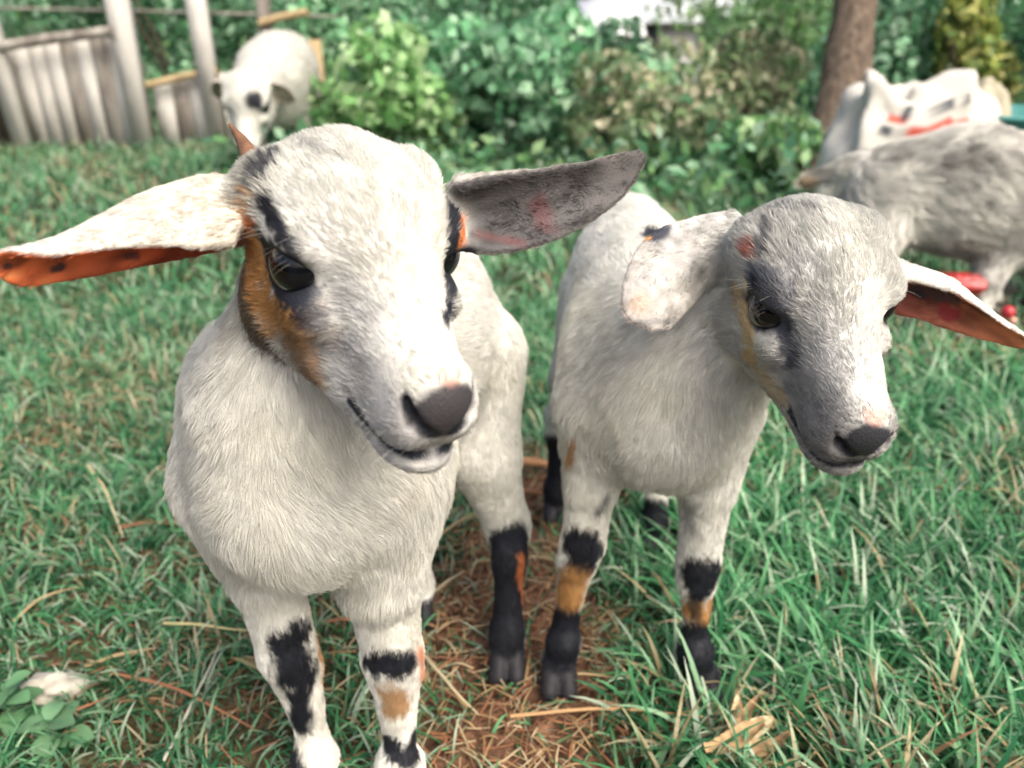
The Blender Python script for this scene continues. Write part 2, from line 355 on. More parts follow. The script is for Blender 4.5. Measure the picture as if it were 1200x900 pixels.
def build_goat(spec):
    h = spec['h']; R = frame(spec['fwd'], spec['up']); t = np.array(spec['t']); s = spec['s']
    hp, cuts, W = head_prims(R, t, s, spec.get('wide', 1.), spec.get('mw', 1.))
    prims = list(spec['body']) + hp
    for hx_, hy_ in spec.get('hooves', []):                       # two toes and two dew claws to each foot
        for sg in (-1, 1): prims += [cone((hx_ + sg * .0055, hy_ + .010, .026), (hx_ + sg * .0078, hy_ - .010, .0085), .0085, .0078, .0022, tag_='leg'), cone((hx_ + sg * .006, hy_ + .022, .034), (hx_ + sg * .006, hy_ + .026, .028), .0035, .0028, .003, tag_='leg')]
    ears = [sheet(e['sec'], flow=e.get('flow'), k=.006, tag_='ear') for e in spec['ears']]
    prims += ears
    V, Q, N = surface(prims, cuts, h)
    root = empty('goat', tuple(spec['origin'])); tag(root, spec['label'], 'goat', spec.get('group'))
    bpy.context.view_layer.update()
    loc = (V - t) @ R / s
    flow = blend_fields(V, prims, np.array([nrm(p['flow']) for p in prims]))
    tags = np.array([{'head': 0, 'trunk': 1, 'leg': 2, 'ear': 3}.get(p['tag'], 1) for p in prims])
    onehot = np.eye(4)[tags]; reg = blend_fields(V, prims, onehot, .003)     # head, trunk, leg, ear weights
    # length and density of the coat, by region
    L = reg @ np.array(spec['len']); dens = reg @ np.array(spec['dens'])
    hd = reg[:, 0]; fy = np.clip((loc[:, 1] - 4) / 8, 0, 1)
    L = L * (1 - hd) + hd * (spec['len'][0] * (1 - .45 * fy)); L = np.maximum(L, .0012)
    col = np.tile(np.asarray(spec['base'], float), (len(V), 1))
    n = fbm(V, .03)[:, None]; col = col + (spec['base2'] - col) * np.clip(n * 1.4 + .1, 0, 1) * spec.get('mottle', .5)
    bvh = BVHTree.FromPolygons(V.tolist(), Q.tolist())
    # inner side of the ears
    for e, p in zip(spec['ears'], ears):
        idx = np.nonzero(reg[:, 3] > .45)[0]
        if len(idx) == 0: continue
        near = prim_d(p, V[idx]) < .004; idx = idx[near]
        inner = np.zeros(len(idx)); tip = np.zeros(len(idx)); C0 = e['sec'][0][0]; C1 = e['sec'][-1][0]; ax = C1 - C0
        for a, i in enumerate(idx):
            r = p['bvh'].find_nearest(V[i].tolist())
            inner[a] = np.dot(V[i] - np.array(r[0]), np.array(r[1]))
        inn = np.clip(inner / .0010 + .5, 0, 1) if e.get('flip', 1) > 0 else np.clip(-inner / .0010 + .5, 0, 1)
        u = np.clip((V[idx] - C0) @ ax / (ax @ ax), 0, 1)
        nz = fbm(V[idx], .012)
        oc = np.array([e['outer'][0]] * len(idx)) * (1 - u[:, None]) + np.array(e['outer'][1]) * u[:, None]
        ic = np.array([e['inner'][0]] * len(idx)) * (1 - u[:, None]) + np.array(e['inner'][1]) * u[:, None]
        sq = V[idx] - np.outer((V[idx] - C0) @ nrm(ax), nrm(ax)) * .8; ic = ic * np.clip(1 + .7 * N1(sq, .004) + .5 * nz, .35, 1.6)[:, None]; oc = oc * (1 + e.get('om', .15) * (nz + .8 * N2(V[idx], .005))[:, None])
        cc = oc * (1 - inn[:, None]) + ic * inn[:, None]; wt = reg[idx, 3][:, None]
        col[idx] = col[idx] * (1 - wt) + cc * wt
        dens[idx] = dens[idx] * (1 - inn * wt[:, 0] * e.get('bare', .75))
    tint = spec.get('tint', (1., 1.))
    hb = np.clip(np.abs(loc[:, 0] + .6) / 1.6 - .1 + .5 * fbm(V, .015), 0, 1)            # paler stripe down the face, with the nose-bridge highlight put into its colour
    col = col * (1 - hd * (1 - (tint[0] * (1 - hb) + tint[1] * hb)))[:, None]
    col = np.clip(col, .005, .9)
    st = np.clip(fbm(V + 3, .045) * 3 - .9, 0, 1)[:, None] * spec.get('stain', .2); col[:] = col * (1 - st) + np.array([.46, .38, .25]) * st
    paint(V, bvh, spec['marks'], col, hd, spec.get('headbox'))
    # nose pad, nostrils and lips are bare and dark
    if spec.get('face', True):
        x, y, z = loc.T; nz = .12 * N1(V, .004)
        ax_ = np.abs(x)
        pad = np.sqrt((x / 1.38) ** 2 + ((z + 1.72) / 1.22) ** 2) + nz; padm = np.clip((1.02 - pad) * 5, 0, 1) * np.clip((y - 11.7) * 3, 0, 1)
        dk = spec.get('pad', np.array([.045, .042, .046])); m = padm[:, None]; col[:] = col * (1 - m) + dk * m
        gm = (np.clip((y - 8.6) / 2.5, 0, 1) * np.clip((-z - spec['mz'][2] + .5 * fbm(V, .006)) / 1.0, 0, 1) * np.clip(.75 + 1.2 * N1(V, .0016), .3, 1) * spec['mz'][0] * hd * (1 - padm))[:, None]
        col[:] = col * (1 - gm) + GREY * spec['mz'][1] * gm
        # pink spot above the pad
        pk = np.clip(1.2 - np.sqrt(((x - spec.get('pinkx', -.15)) / .62) ** 2 + ((z + .38) / .34) ** 2) + nz, 0, 1)[:, None] * (y > 10.8)[:, None]
        pk = np.clip(pk * 2.2, 0, 1) * spec.get('pinkop', .5); col[:] = col * (1 - pk) + PINK * pk
        bare = np.maximum(padm, pk[:, 0])
        # mouth line
        mx = np.array(MOUTH); q = np.stack([ax_, y, z], 1); dm = np.full(len(V), 9.)
        for i in range(3):
            a, b = mx[i], mx[i + 1]; ba = b - a; hh = np.clip((q - a) @ ba / (ba @ ba), 0, 1); dm = np.minimum(dm, np.linalg.norm((q - a - hh[:, None] * ba) * [.3 if i else .7, 1, 1], axis=1))
        mm = np.clip((.36 - dm) / .14, 0, 1)[:, None] * (y > 9.4)[:, None]; col[:] = col * (1 - mm) + BLACK * 1.5 * mm; bare = np.maximum(bare, mm[:, 0])
        nb_ = np.array([[1.2, 12.3, -1.35], [1.12, 12.85, -2.1], [.34, 13.2, -2.62]]); dn_ = np.full(len(V), 9.)
        for i in range(2):
            a, b = nb_[i], nb_[i + 1]; ba = b - a; hh = np.clip((q - a) @ ba / (ba @ ba), 0, 1); dn_ = np.minimum(dn_, np.linalg.norm(q - a - hh[:, None] * ba, axis=1))
        mm = np.clip((.36 - dn_) / .15, 0, 1)[:, None]; col[:] = col * (1 - mm) + BLACK * mm; bare = np.maximum(bare, mm[:, 0])
        # rim of the eye
        de = np.sqrt(((ax_ - 3.5) / 1.15) ** 2 + ((y - 5.95) / 1.3) ** 2 + ((z - .66) / .88) ** 2)
        mm = np.clip((1.32 - de + .15 * N1(V, .003)) / .3, 0, 1)[:, None]; col[:] = col * (1 - mm) + BLACK * mm; bare = np.maximum(bare, mm[:, 0])
        dens = dens * np.clip(1 - bare * 1.2, 0, 1); L = L * (1 - .78 * np.clip((2.1 - de) / .8, 0, 1))
        # the muzzle's hair is short
        L = np.where((y > 10.4) & (hd > .5), np.minimum(L, .0042), L)
    np.clip(col, .005, .9, out=col)
    hoof = V[:, 2] < spec.get('hoofz', .026)
    col[hoof] = np.array([.02, .02, .024]); dens = dens * (1 - hoof * .9)
    body = np_mesh('body', V, Q, m_skin, root, col * .92)
    if FUR: strands('fur', body_parent(root, body), V, Q, N, col, flow, L, dens, m_fur, seed=spec['seed'], **spec.get('fur', {}))
    # eyes
    if spec.get('face', True):
        for sx in (1, -1):
            c = W(sx * 2.60, 5.80, .66); r = 1.24 * s; u = np.linspace(0, math.pi, 25); v = np.linspace(0, 2 * math.pi, 37)[:-1]
            U, Vv = np.meshgrid(u, v, indexing='ij'); o_ = nrm(R @ np.array([sx * .88, .42, .08])); a = nrm(np.cross(o_, R[:, 2])); b = np.cross(a, o_)
            D = np.cos(U)[..., None] * o_ + np.sin(U)[..., None] * (np.cos(Vv)[..., None] * a + np.sin(Vv)[..., None] * b)
            X = (c + r * D).reshape(-1, 3); m = len(v)
            F_ = np.array([(i * m + j, i * m + (j + 1) % m, (i + 1) * m + (j + 1) % m, (i + 1) * m + j) for i in range(len(u) - 1) for j in range(m)])
            ang = U.ravel(); hx = (np.sin(U) * np.cos(Vv)).ravel(); hz = (np.sin(U) * np.sin(Vv)).ravel()
            pup = np.clip((1 - np.sqrt((hx / .36) ** 2 + (hz / .15) ** 2)) * 4 + .5, 0, 1)[:, None]; iris = .15 * np.clip((.62 - ang) * 12, 0, 1)[:, None]
            cc = np.array([.004, .005, .007]) * (1 - iris) + np.array([.012, .016, .024]) * iris; cc = cc * (1 - pup) + .002 * pup
            np_mesh('eye', X, F_, m_eye, root, cc)
        if spec.get('lashes', True) and FUR: face_hairs(root, W, R, s)
    return root, V, Q, N, bvh, W

def body_parent(root, body): return root
def curve_set(name, parent, pts_list, rads, mat_, cols=None):
    cu = bpy.data.hair_curves.new(name); cu.add_curves([len(p) for p in pts_list])
    org = np.array(parent.matrix_basis.translation) if parent else np.zeros(3)
    cu.points.foreach_set('position', (np.concatenate(pts_list) - org).astype(np.float32).ravel())
    ra = cu.attributes.get('radius') or cu.attributes.new('radius', 'FLOAT', 'POINT')
    ra.data.foreach_set('value', np.concatenate([r * np.linspace(1, .15, len(p)) for p, r in zip(pts_list, rads)]).astype(np.float32))
    cu.materials.append(mat_); return link(bpy.data.objects.new(name, cu), parent)
def face_hairs(root, W, R, s):
    rng = np.random.default_rng(5); out = []; lash = []
    for sx in (1, -1):
        for i in range(13):                                     # lashes along the upper lid
            a = rng.uniform(-.8, .9); b = np.array([sx * (3.45 - .15 * abs(a)), 5.95 + a * .95, .66 + .68 * math.cos(a * 1.2)])
            L_ = rng.uniform(.5, 1.1); pts = [b + np.array([sx * u * .8, a * .35 * u, u * .15 - .5 * u * u]) * L_ for u in np.linspace(0, 1, 6)]
            lash.append(np.array([W(*p) for p in pts]))
        for i in range(5):                                      # long brow whiskers
            b = np.array([sx * (3.1 + rng.uniform(-.2, .2)), 5.8 + rng.uniform(-1, 1), 1.9 + rng.uniform(-.3, .3)]); L_ = rng.uniform(1.2, 2.6); dy = rng.uniform(-.5, .6)
            out.append(np.array([W(*(b + np.array([sx * u * .9, dy * u, u * .25 - .35 * u * u]) * L_)) for u in np.linspace(0, 1, 7)]))
        for i in range(22):                                     # muzzle whiskers
            b = np.array([sx * rng.uniform(.6, 1.7), rng.uniform(10.2, 12.4), rng.uniform(-4.1, -2.4)]); L_ = rng.uniform(.8, 2.0)
            out.append(np.array([W(*(b + np.array([sx * u * .9, rng.uniform(-.02, .02) + .25 * u, -.35 * u - .2 * u * u]) * L_)) for u in np.linspace(0, 1, 6)]))
    curve_set('eyelashes', root, lash, [.00013] * len(lash), m_lash); curve_set('whiskers', root, out, [.00010] * len(out), m_whisker)
def A(*v): return np.array(v, float)
# ---- first kid: big white head with tan and black cheeks, near the camera
R1 = frame((0.5134, -0.8315, -0.2122), (0.1725, -0.1422, 0.9747)); t1 = A(-0.0964, 0.3933, 0.4291); s1 = .0112
W1 = lambda x, y, z: t1 + s1 * (R1 @ A(x, y, z))
body1 = trunk([(-.118, .405, .282), (-.105, .47, .285), (-.08, .55, .29), (-.065, .60, .303)], [.058, .060, .055, .046], [.066, .072, .070, .060])
body1 += [ell((-.119, .387, .285), (.046, .045, .057), k=.03, flow=(0, .3, -1), tag_='trunk'),
          cone(W1(0, 1.8, -1.2), (-.116, .39, .335), .034, .040, .03, flow=(0, .2, -1), tag_='trunk'),
          cone((-.116, .39, .335), (-.115, .42, .29), .040, .058, .03, flow=(0, .2, -1), tag_='trunk'),
          ell((-.156, .425, .285), (.038, .048, .075), k=.013, flow=(0, .3, -1), tag_='trunk'), ell((-.080, .425, .285), (.038, .048, .075), k=.013, flow=(0, .3, -1), tag_='trunk'),
          cone((-.16, .415, .26), (-.155, .41, .20), .040, .024, .02, flow=(0, .1, -1), tag_='trunk'),
          cone((-.083, .415, .27), (-.082, .405, .20), .044, .028, .02, flow=(0, .1, -1), tag_='trunk')]
body1 += leg([(-.155, .41, .205), (-.149, .408, .135), (-.146, .41, .12), (-.139, .405, .06), (-.138, .40, .045), (-.144, .39, .02), (-.146, .383, .008)], [.020, .0182, .0165, .0090, .0145, .0112, .0095], .006)
body1 += leg([(-.082, .408, .21), (-.079, .405, .135), (-.078, .406, .12), (-.078, .40, .06), (-.078, .395, .045), (-.079, .385, .02), (-.08, .378, .008)], [.023, .0190, .0170, .0092, .0152, .0115, .0098], .006)
body1 += leg([(-.035, .585, .27), (-.024, .555, .20), (-.004, .565, .125), (-.002, .552, .10), (-.004, .535, .035), (-.004, .522, .008)], [.047, .028, .0165, .0115, .0115, .0105], .014)
body1 += leg([(-.085, .60, .26), (-.09, .58, .18), (-.088, .62, .11), (-.088, .605, .03), (-.088, .59, .008)], [.045, .028, .014, .011, .0100], .014)
body1 += [cone((-.05, .645, .33), (-.045, .69, .29), .013, .008, .015, tag_='trunk')]
earR1 = dict(sec=[(P(296, 222, .352), .034, 1.5, (0, -.2, -.97), .0040), (P(245, 212, .350), .043, 1.55, (0, -.26, -.96), .0026), (P(190, 224, .346), .043, 1.5, (.05, -.32, -.94), .0018),
                  (P(130, 252, .34), .033, 1.4, (.05, -.42, -.9), .0015), (P(80, 280, .335), .023, 1.2, (.1, -.5, -.86), .0014), (P(35, 298, .33), .0165, .9, (.1, -.65, -.75), .0014), (P(8, 312, .326), .010, .5, (.1, -.8, -.5), .0013), (P(-4, 317, .325), .004, .4, (.1, -.8, -.5), .0012)],
             outer=[(.64, .59, .49), (.68, .67, .61)], inner=[(.42, .06, .03), (.82, .20, .07)], bare=.8, om=.16)
earL1 = dict(sec=[(P(532, 248, .362), .017, 1.2, (-.1, -.9, .1), .0040), (P(580, 248, .368), .0195, 1.0, (0, -.95, .1), .0022), (P(640, 240, .372), .0175, .9, (0, -.95, .2), .0016),
                  (P(695, 220, .376), .0125, .8, (0, -.95, .25), .0015), (P(728, 200, .38), .0075, .5, (0, -.95, .25), .0014), (P(752, 180, .382), .002, .4, (0, -.95, .25), .0012)],
             outer=[(.50, .48, .43), (.16, .15, .14)], inner=[(.05, .048, .05), (.07, .065, .06)], bare=.35)
marks1 = [  # (pixel), (pixel), radius px, colour, softness px, opacity, raggedness
    ((300, 190), (285, 270), 22, CREAM * .6, 14, .8), ((318, 185), (300, 215), 13, BLACK * 2, 6, .9), ((292, 232), (286, 262), 9, TAN, 6, .8),
    ((270, 235), (268, 300), 13, SLATE, 8, .9), ((283, 300), (295, 380), 24, (.16, .125, .08), 14, .95), ((300, 385), (345, 445), 26, (.15, .115, .075), 16, .95), ((345, 450), (385, 482), 14, (.22, .19, .14), 12, .8),
    ((296, 262), (300, 330), 13, ORANGE, 6, .95), ((320, 372), (362, 392), 26, TAN * 1.05, 18, .85, .8), ((356, 405), (370, 438), 20, TAN, 16, .75, .8), ((325, 375), (345, 420), 9, (.10, .08, .05), 14, .5, .9), ((296, 300), (306, 345), 10, TAN * 1.1, 6, 1),
    ((312, 240), (330, 275), 11, BLACK, 5, 1), ((302, 285), (304, 350), 14, TAN * 1.1, 8, 1), ((308, 298), (318, 352), 10, TAN, 5, 1), ((345, 402), (374, 455), 16, (.24, .16, .09), 10, .9), ((308, 352), (340, 372), 18, TAN, 8, 1), ((318, 300), (352, 345), 25, BLACK * 1.3, 7, 1), ((350, 335), (372, 374), 18, BLACK * 1.6, 8, .95), ((335, 280), (350, 310), 12, BLACK * 1.3, 5, .95),
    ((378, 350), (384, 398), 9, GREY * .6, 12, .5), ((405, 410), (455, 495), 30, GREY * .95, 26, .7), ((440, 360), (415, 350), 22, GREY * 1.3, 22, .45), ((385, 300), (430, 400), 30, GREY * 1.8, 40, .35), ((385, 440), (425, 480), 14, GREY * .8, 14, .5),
    ((532, 240), (528, 335), 15, BLACK * 1.3, 6, 1), ((526, 335), (523, 382), 8, BLACK * 2, 4, 1), ((543, 258), (540, 325), 8, ORANGE, 4, 1, .2),
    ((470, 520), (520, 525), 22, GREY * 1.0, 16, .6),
    ((378, 178), (352, 168), 6, GREY * .4, 5, .6), ((372, 190), (420, 180), 5, CREAM * .6, 8, .5), ((422, 190), (440, 230), 9, CREAM * .7, 12, .5),
    # ears
    ((25, 318), (230, 300), 10, (.66, .13, .06), 6, .0), ((8, 312), (8, 312), 5, BLACK * 2, 3, .9), ((64, 316), (70, 312), 6, BLACK * 2, 3, .9), ((150, 300), (160, 300), 4, BLACK * 3, 3, .7),
    ((630, 240), (640, 262), 12, (.11, .025, .028), 14, .5), ((560, 275), (610, 285), 5, (.14, .035, .035), 8, .5),
    # front legs
    ((335, 752), (350, 790), 27, BLACK, 10, 1), ((352, 790), (350, 850), 15, BLACK, 8, 1), ((375, 740), (378, 790), 8, TAN, 6, .9), ((322, 885), (345, 905), 16, BLACK, 6, 1),
    ((440, 775), (470, 778), 22, BLACK, 8, 1), ((492, 760), (497, 790), 9, ORANGE * .9, 7, .8), ((462, 815), (464, 828), 20, TAN * .8, 10, .9), ((488, 860), (484, 875), 12, BLACK, 4, 1), ((455, 872), (475, 890), 14, BLACK, 4, 1),
    # hind leg
    ((594, 645), (594, 800), 34, BLACK, 8, 1, .25), ((610, 650), (612, 700), 5, ORANGE * .8, 4, .9), ((598, 628), (600, 636), 14, BLACK * 2, 8, .8),
]

goat1 = dict(headbox=(262, 556, 500), mw=.97, tint=(.95, .84), hooves=[(-.144, .383), (-.080, .378), (-.004, .522), (-.088, .59)], h=.0015, fwd=(0.5134, -0.8315, -0.2122), up=(0.1725, -0.1422, 0.9747), t=t1, s=s1, body=body1, ears=[earR1, earL1], base=WHITE * .93, base2=CREAM * 1.0, mottle=.6,
             mz=(.7, 1.15, .9), len=[.0085, .013, .0065, .0045], dens=[1.6e6, 1.0e6, 1.3e6, 1.6e6], marks=marks1, seed=3, origin=(-.08, .48, 0),
             label='nearest white kid goat, tan and black cheek, one ear grey and one orange inside', group='young white goats')

# ---- second kid
R2 = frame((0.1102, -0.9344, -0.3387), (0.0099, -0.3397, 0.9405)); t2 = A(0.1608, 0.4721, 0.3899); s2 = .01065
W2 = lambda x, y, z: t2 + s2 * (R2 @ A(x, y, z))
body2 = trunk([(.107, .525, .270), (.105, .59, .284), (.105, .67, .29), (.108, .735, .306)], [.048, .054, .050, .042], [.062, .070, .068, .060])
body2 += [ell((.108, .502, .270), (.049, .043, .058), k=.03, flow=(0, .3, -1), tag_='trunk'),
          cone(W2(0, 1.5, -1.2), (.125, .515, .31), .033, .050, .03, flow=(-.3, .4, -.8), tag_='trunk'),
          cone((.125, .515, .31), (.105, .55, .28), .050, .065, .03, flow=(0, .3, -1), tag_='trunk'),
          cone((.068, .525, .25), (.06, .515, .20), .036, .020, .02, flow=(0, .1, -1), tag_='trunk'),
          cone((.145, .525, .25), (.145, .51, .20), .036, .021, .02, flow=(0, .1, -1), tag_='trunk')]
body2 += leg([(.06, .515, .205), (.055, .512, .145), (.051, .512, .13), (.045, .52, .065), (.043, .515, .045), (.040, .512, .02), (.039, .505, .008)], [.0190, .0158, .0145, .0088, .0128, .0112, .0095], .007)
body2 += leg([(.145, .51, .205), (.145, .508, .13), (.145, .508, .115), (.149, .508, .06), (.150, .503, .045), (.154, .498, .02), (.156, .49, .008)], [.0195, .0155, .0140, .0086, .0128, .0112, .0095], .007)
body2 += leg([(.083, .735, .27), (.066, .72, .19), (.052, .765, .125), (.050, .765, .105), (.050, .762, .035), (.050, .755, .008)], [.038, .026, .014, .010, .0115, .0102], .014)
body2 += leg([(.133, .725, .26), (.145, .70, .18), (.150, .715, .11), (.150, .705, .03), (.150, .695, .008)], [.043, .026, .013, .0105, .0100], .014)
body2 += [cone((.108, .78, .33), (.108, .82, .30), .012, .008, .015, tag_='trunk')]
earR2 = dict(sec=[(P(872, 276, .462), .017, 1.2, (.2, .9, -.3), .0038), (P(835, 288, .462), .023, 1.1, (.25, .9, -.3), .0022), (P(800, 308, .460), .025, .8, (.1, .95, -.2), .0017),
                  (P(778, 334, .455), .0225, .5, (0, 1, -.1), .0015), (P(764, 358, .452), .0185, .4, (0, 1, 0), .0015), (P(757, 372, .452), .0140, .3, (0, 1, 0), .0014), (P(754, 381, .451), .0070, .3, (0, 1, 0), .0013)],
             outer=[(.46, .46, .43), (.36, .345, .32)], inner=[(.5, .25, .2), (.5, .3, .25)], bare=.6, om=.5)
earL2 = dict(sec=[(P(1040, 318, .452), .021, 1.4, (0, -.75, -.6), .0038), (P(1090, 328, .45), .024, 1.5, (0, -.72, -.66), .0022), (P(1125, 350, .448), .0195, 1.4, (0, -.72, -.66), .0016),
                  (P(1165, 377, .445), .0125, 1.1, (0, -.7, -.7), .0015), (P(1205, 400, .44), .006, .7, (0, -.7, -.7), .0013)],
             outer=[(.62, .60, .54), (.72, .70, .62)], inner=[(.24, .05, .045), (.60, .22, .10)], bare=.7)
marks2 = [
    ((885, 400), (905, 440), 16, CREAM * .8, 16, .8), ((875, 330), (880, 400), 8, (.62, .45, .2), 8, .7), ((905, 450), (925, 480), 14, CREAM * .75, 12, .6),
    ((885, 330), (905, 355), 24, SLATE * 1.5, 12, .95), ((885, 338), (898, 350), 14, BLACK, 6, 1), ((905, 355), (922, 380), 12, BLACK * 2, 8, .95), ((922, 375), (930, 425), 9, BLACK * 2.2, 6, .9),
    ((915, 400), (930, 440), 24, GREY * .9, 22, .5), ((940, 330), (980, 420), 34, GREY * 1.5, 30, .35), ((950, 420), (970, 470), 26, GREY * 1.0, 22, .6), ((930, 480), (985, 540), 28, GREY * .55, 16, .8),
    ((868, 345), (882, 420), 12, (.56, .40, .18), 9, .85), ((884, 420), (914, 468), 12, (.50, .38, .20), 11, .7), ((904, 360), (922, 384), 13, SLATE, 8, .95), ((922, 384), (932, 430), 10, SLATE, 8, .9), ((872, 345), (905, 372), 10, SLATE, 9, .8),
    ((900, 262), (895, 300), 6, SLATE, 4, .8), ((882, 290), (880, 296), 9, (.35, .09, .06), 5, .9), ((905, 250), (930, 240), 4, SLATE * 2, 4, .7), ((945, 243), (962, 248), 6, GREY * .5, 5, .7),
    ((765, 272), (770, 272), 11, SLATE, 4, 1, .2), ((758, 278), (759, 279), 5, TAN, 3, 1, .2),
    ((800, 300), (745, 335), 14, GREY * 1.5, 18, .4), ((748, 352), (752, 358), 10, (.6, .42, .3), 9, .5), ((740, 378), (800, 376), 3, GREY * .6, 3, .7),
    ((1075, 338), (1120, 352), 8, SLATE, 5, .8), ((1105, 362), (1115, 368), 8, (.45, .05, .05), 4, .9),
    ((684, 640), (680, 665), 22, BLACK, 8, 1), ((668, 680), (664, 705), 22, TAN, 16, 1, .5), ((660, 735), (648, 800), 34, BLACK, 14, 1, .3), ((700, 655), (703, 640), 8, BLACK * 1.5, 4, .9), ((712, 580), (700, 600), 5, SLATE, 5, .7),
    ((822, 670), (820, 690), 25, BLACK, 8, 1), ((810, 715), (826, 730), 18, TAN, 12, 1, .5), ((834, 700), (835, 730), 8, TAN, 6, 1), ((812, 700), (815, 725), 7, BLACK, 5, .8), ((815, 765), (830, 820), 34, BLACK, 12, 1, .3), ((805, 590), (810, 620), 8, GREY * .7, 8, .6),
    ((655, 530), (652, 620), 26, BLACK, 8, 1, .1), ((672, 515), (668, 540), 6, TAN, 4, .9), ((765, 606), (765, 660), 26, BLACK, 6, 1, .1),
]
goat2 = dict(headbox=(840, 1066, 560), mw=1.08, tint=(.92, .62), hooves=[(.039, .505), (.156, .49), (.05, .755), (.15, .695)], h=.0016, fwd=(0.1102, -0.9344, -0.3387), up=(0.0099, -0.3397, 0.9405), t=t2, s=s2, body=body2, ears=[earR2, earL2], base=WHITE * .93, base2=CREAM * 1.0, mottle=.55,
             mz=(.95, .55, -.1), len=[.0082, .011, .006, .004], dens=[1.5e6, .8e6, 1.1e6, 1.5e6], marks=marks2, seed=4, origin=(.1, .6, 0), pad=np.array([.03, .032, .038]),
             label='white kid goat with a grey muzzle and drooping ears, head lowered beside the dirt path', group='young white goats')
R = build_goat(goat1)
a_, b_ = P(298, 196, .385), P(269, 146, .40); u_ = np.linspace(0, 1, 10); pts_ = a_ + (b_ - a_) * u_[:, None] + np.outer(np.sin(u_ * 3.14) * .0015, [1, 0, 0]); rr_ = .0062 * (1 - u_ * .88) * (1 + .06 * np.sin(u_ * 40))
aa_ = np.linspace(0, 2 * math.pi, 15)[:-1]; T_ = nrm(b_ - a_); s_ = nrm(np.cross(T_, [0, 1, 0.])); w_2 = np.cross(s_, T_)
V_ = (pts_[:, None] + rr_[:, None, None] * (np.cos(aa_)[None, :, None] * s_ + np.sin(aa_)[None, :, None] * w_2)).reshape(-1, 3)
np_mesh('horn', V_, np.array([(i * 14 + j, i * 14 + (j + 1) % 14, (i + 1) * 14 + (j + 1) % 14, (i + 1) * 14 + j) for i in range(9) for j in range(14)]), m_horn, R[0])
R_ = build_goat(goat2)
# ---------------------------------------------------------------- ground
def ground_z(x, y):
    x = np.asarray(x, float); y = np.asarray(y, float)
    far = np.clip((y - 4.2) / 16, 0, 1); z = -4.2 * far * far * (3 - 2 * far) - .02 * np.clip(y - 20, 0, 400) * .3
    near = np.clip((y - .9) / 1.5, 0, 1) * np.clip((5 - y), 0, 1)
    return z + near * .02 * ns2(x, y, .9)
def path_mask(x, y):                        # the trodden reddish soil between the kids
    P0 = [G(655, 555), G(600, 640), G(605, 720), G(600, 820), G(590, 960), G(570, 1100)]
    wd = [.055, .068, .082, .085, .085, .08]
    d = np.full(x.shape, 9.)
    for i in range(len(P0) - 1):
        a, b = P0[i][:2], P0[i + 1][:2]; ba = b - a; qx, qy = x - a[0], y - a[1]; h = np.clip((qx * ba[0] + qy * ba[1]) / (ba @ ba), 0, 1)
        d = np.minimum(d, np.hypot(qx - h * ba[0], qy - h * ba[1]) - (wd[i] + (wd[i + 1] - wd[i]) * h))
    a = np.clip(.5 - (d + .022 * ns2(x, y, .03) + .03 * ns2(x, y, .09)) / .05, 0, 1)
    q = G(250, 800); b = .5 * np.clip(.75 - np.hypot((x - q[0]) / .16, (y - q[1]) / .09) + .5 * ns2(x, y, .04), 0, .6)
    q = G(590, 560); c = np.clip(1.1 - np.hypot((x - q[0]) / .13, (y - q[1]) / .07) + .5 * ns2(x, y, .04), 0, .9)
    return np.maximum(np.maximum(a, b), c)
def grid_sheet(xs, ys):
    X, Y = np.meshgrid(xs, ys, indexing='ij'); n, m = X.shape; i = np.arange(n * m).reshape(n, m)
    Q = np.stack([i[:-1, :-1], i[1:, :-1], i[1:, 1:], i[:-1, 1:]], -1).reshape(-1, 4)
    return X.ravel(), Y.ravel(), Q
xs = np.unique(np.concatenate([-np.geomspace(.6, 60, 40), np.linspace(-.6, .9, 260), np.geomspace(.9, 60, 40)]))
ys = np.unique(np.concatenate([np.linspace(-1, .2, 8), np.linspace(.2, 1.3, 200), np.geomspace(1.3, 150, 90)]))
gx, gy, gq = grid_sheet(xs, ys); pm = path_mask(gx, gy)
gz = ground_z(gx, gy); nearm = ((gy < 1.4) & (np.abs(gx) < .9))
gp = np.stack([gx, gy, 0 * gx], -1)
gz = gz + nearm * (.004 * fbm(gp, .05) + .007 * fbm(gp, .016) * (.3 + pm)) - .003 * pm
soil = np.array([.15, .09, .06]); dirt = np.array([.06, .052, .03])
gc = dirt * (1 - pm[:, None]) + soil * pm[:, None]; gc = gc * (1 + .7 * fbm(gp, .012)[:, None]) * (1 + .5 * ns2(gx, gy, .05)[:, None])
def _gr(t, b):
    a = use_col(t, b); tc = node(t, 'ShaderNodeTexCoord'); n = node(t, 'ShaderNodeTexNoise', Scale=160., Detail=8.); t.links.new(tc.outputs['Object'], n.inputs['Vector'])
    mx = node(t, 'ShaderNodeMix', data_type='RGBA', blend_type='MULTIPLY'); mx.inputs[0].default_value = 1
    r = ramp(t, [(.3, (.45, .4, .35)), (.65, (1.3, 1.2, 1.1))]); t.links.new(n.outputs[0], r.inputs[0]); t.links.new(a.outputs['Color'], mx.inputs[6]); t.links.new(r.outputs[0], mx.inputs[7]); t.links.new(mx.outputs[2], b.inputs['Base Color'])
    bp = node(t, 'ShaderNodeBump', Strength=.8, Distance=.004); t.links.new(n.outputs[0], bp.inputs['Height']); t.links.new(bp.outputs[0], b.inputs['Normal'])
ground = np_mesh('ground', np.stack([gx, gy, gz], -1), gq, mat('soil', .95, .1, build=_gr), col=gc); tag(ground, kind='structure')
m_leaf = mat('leaf', .45, .35, build=use_col)
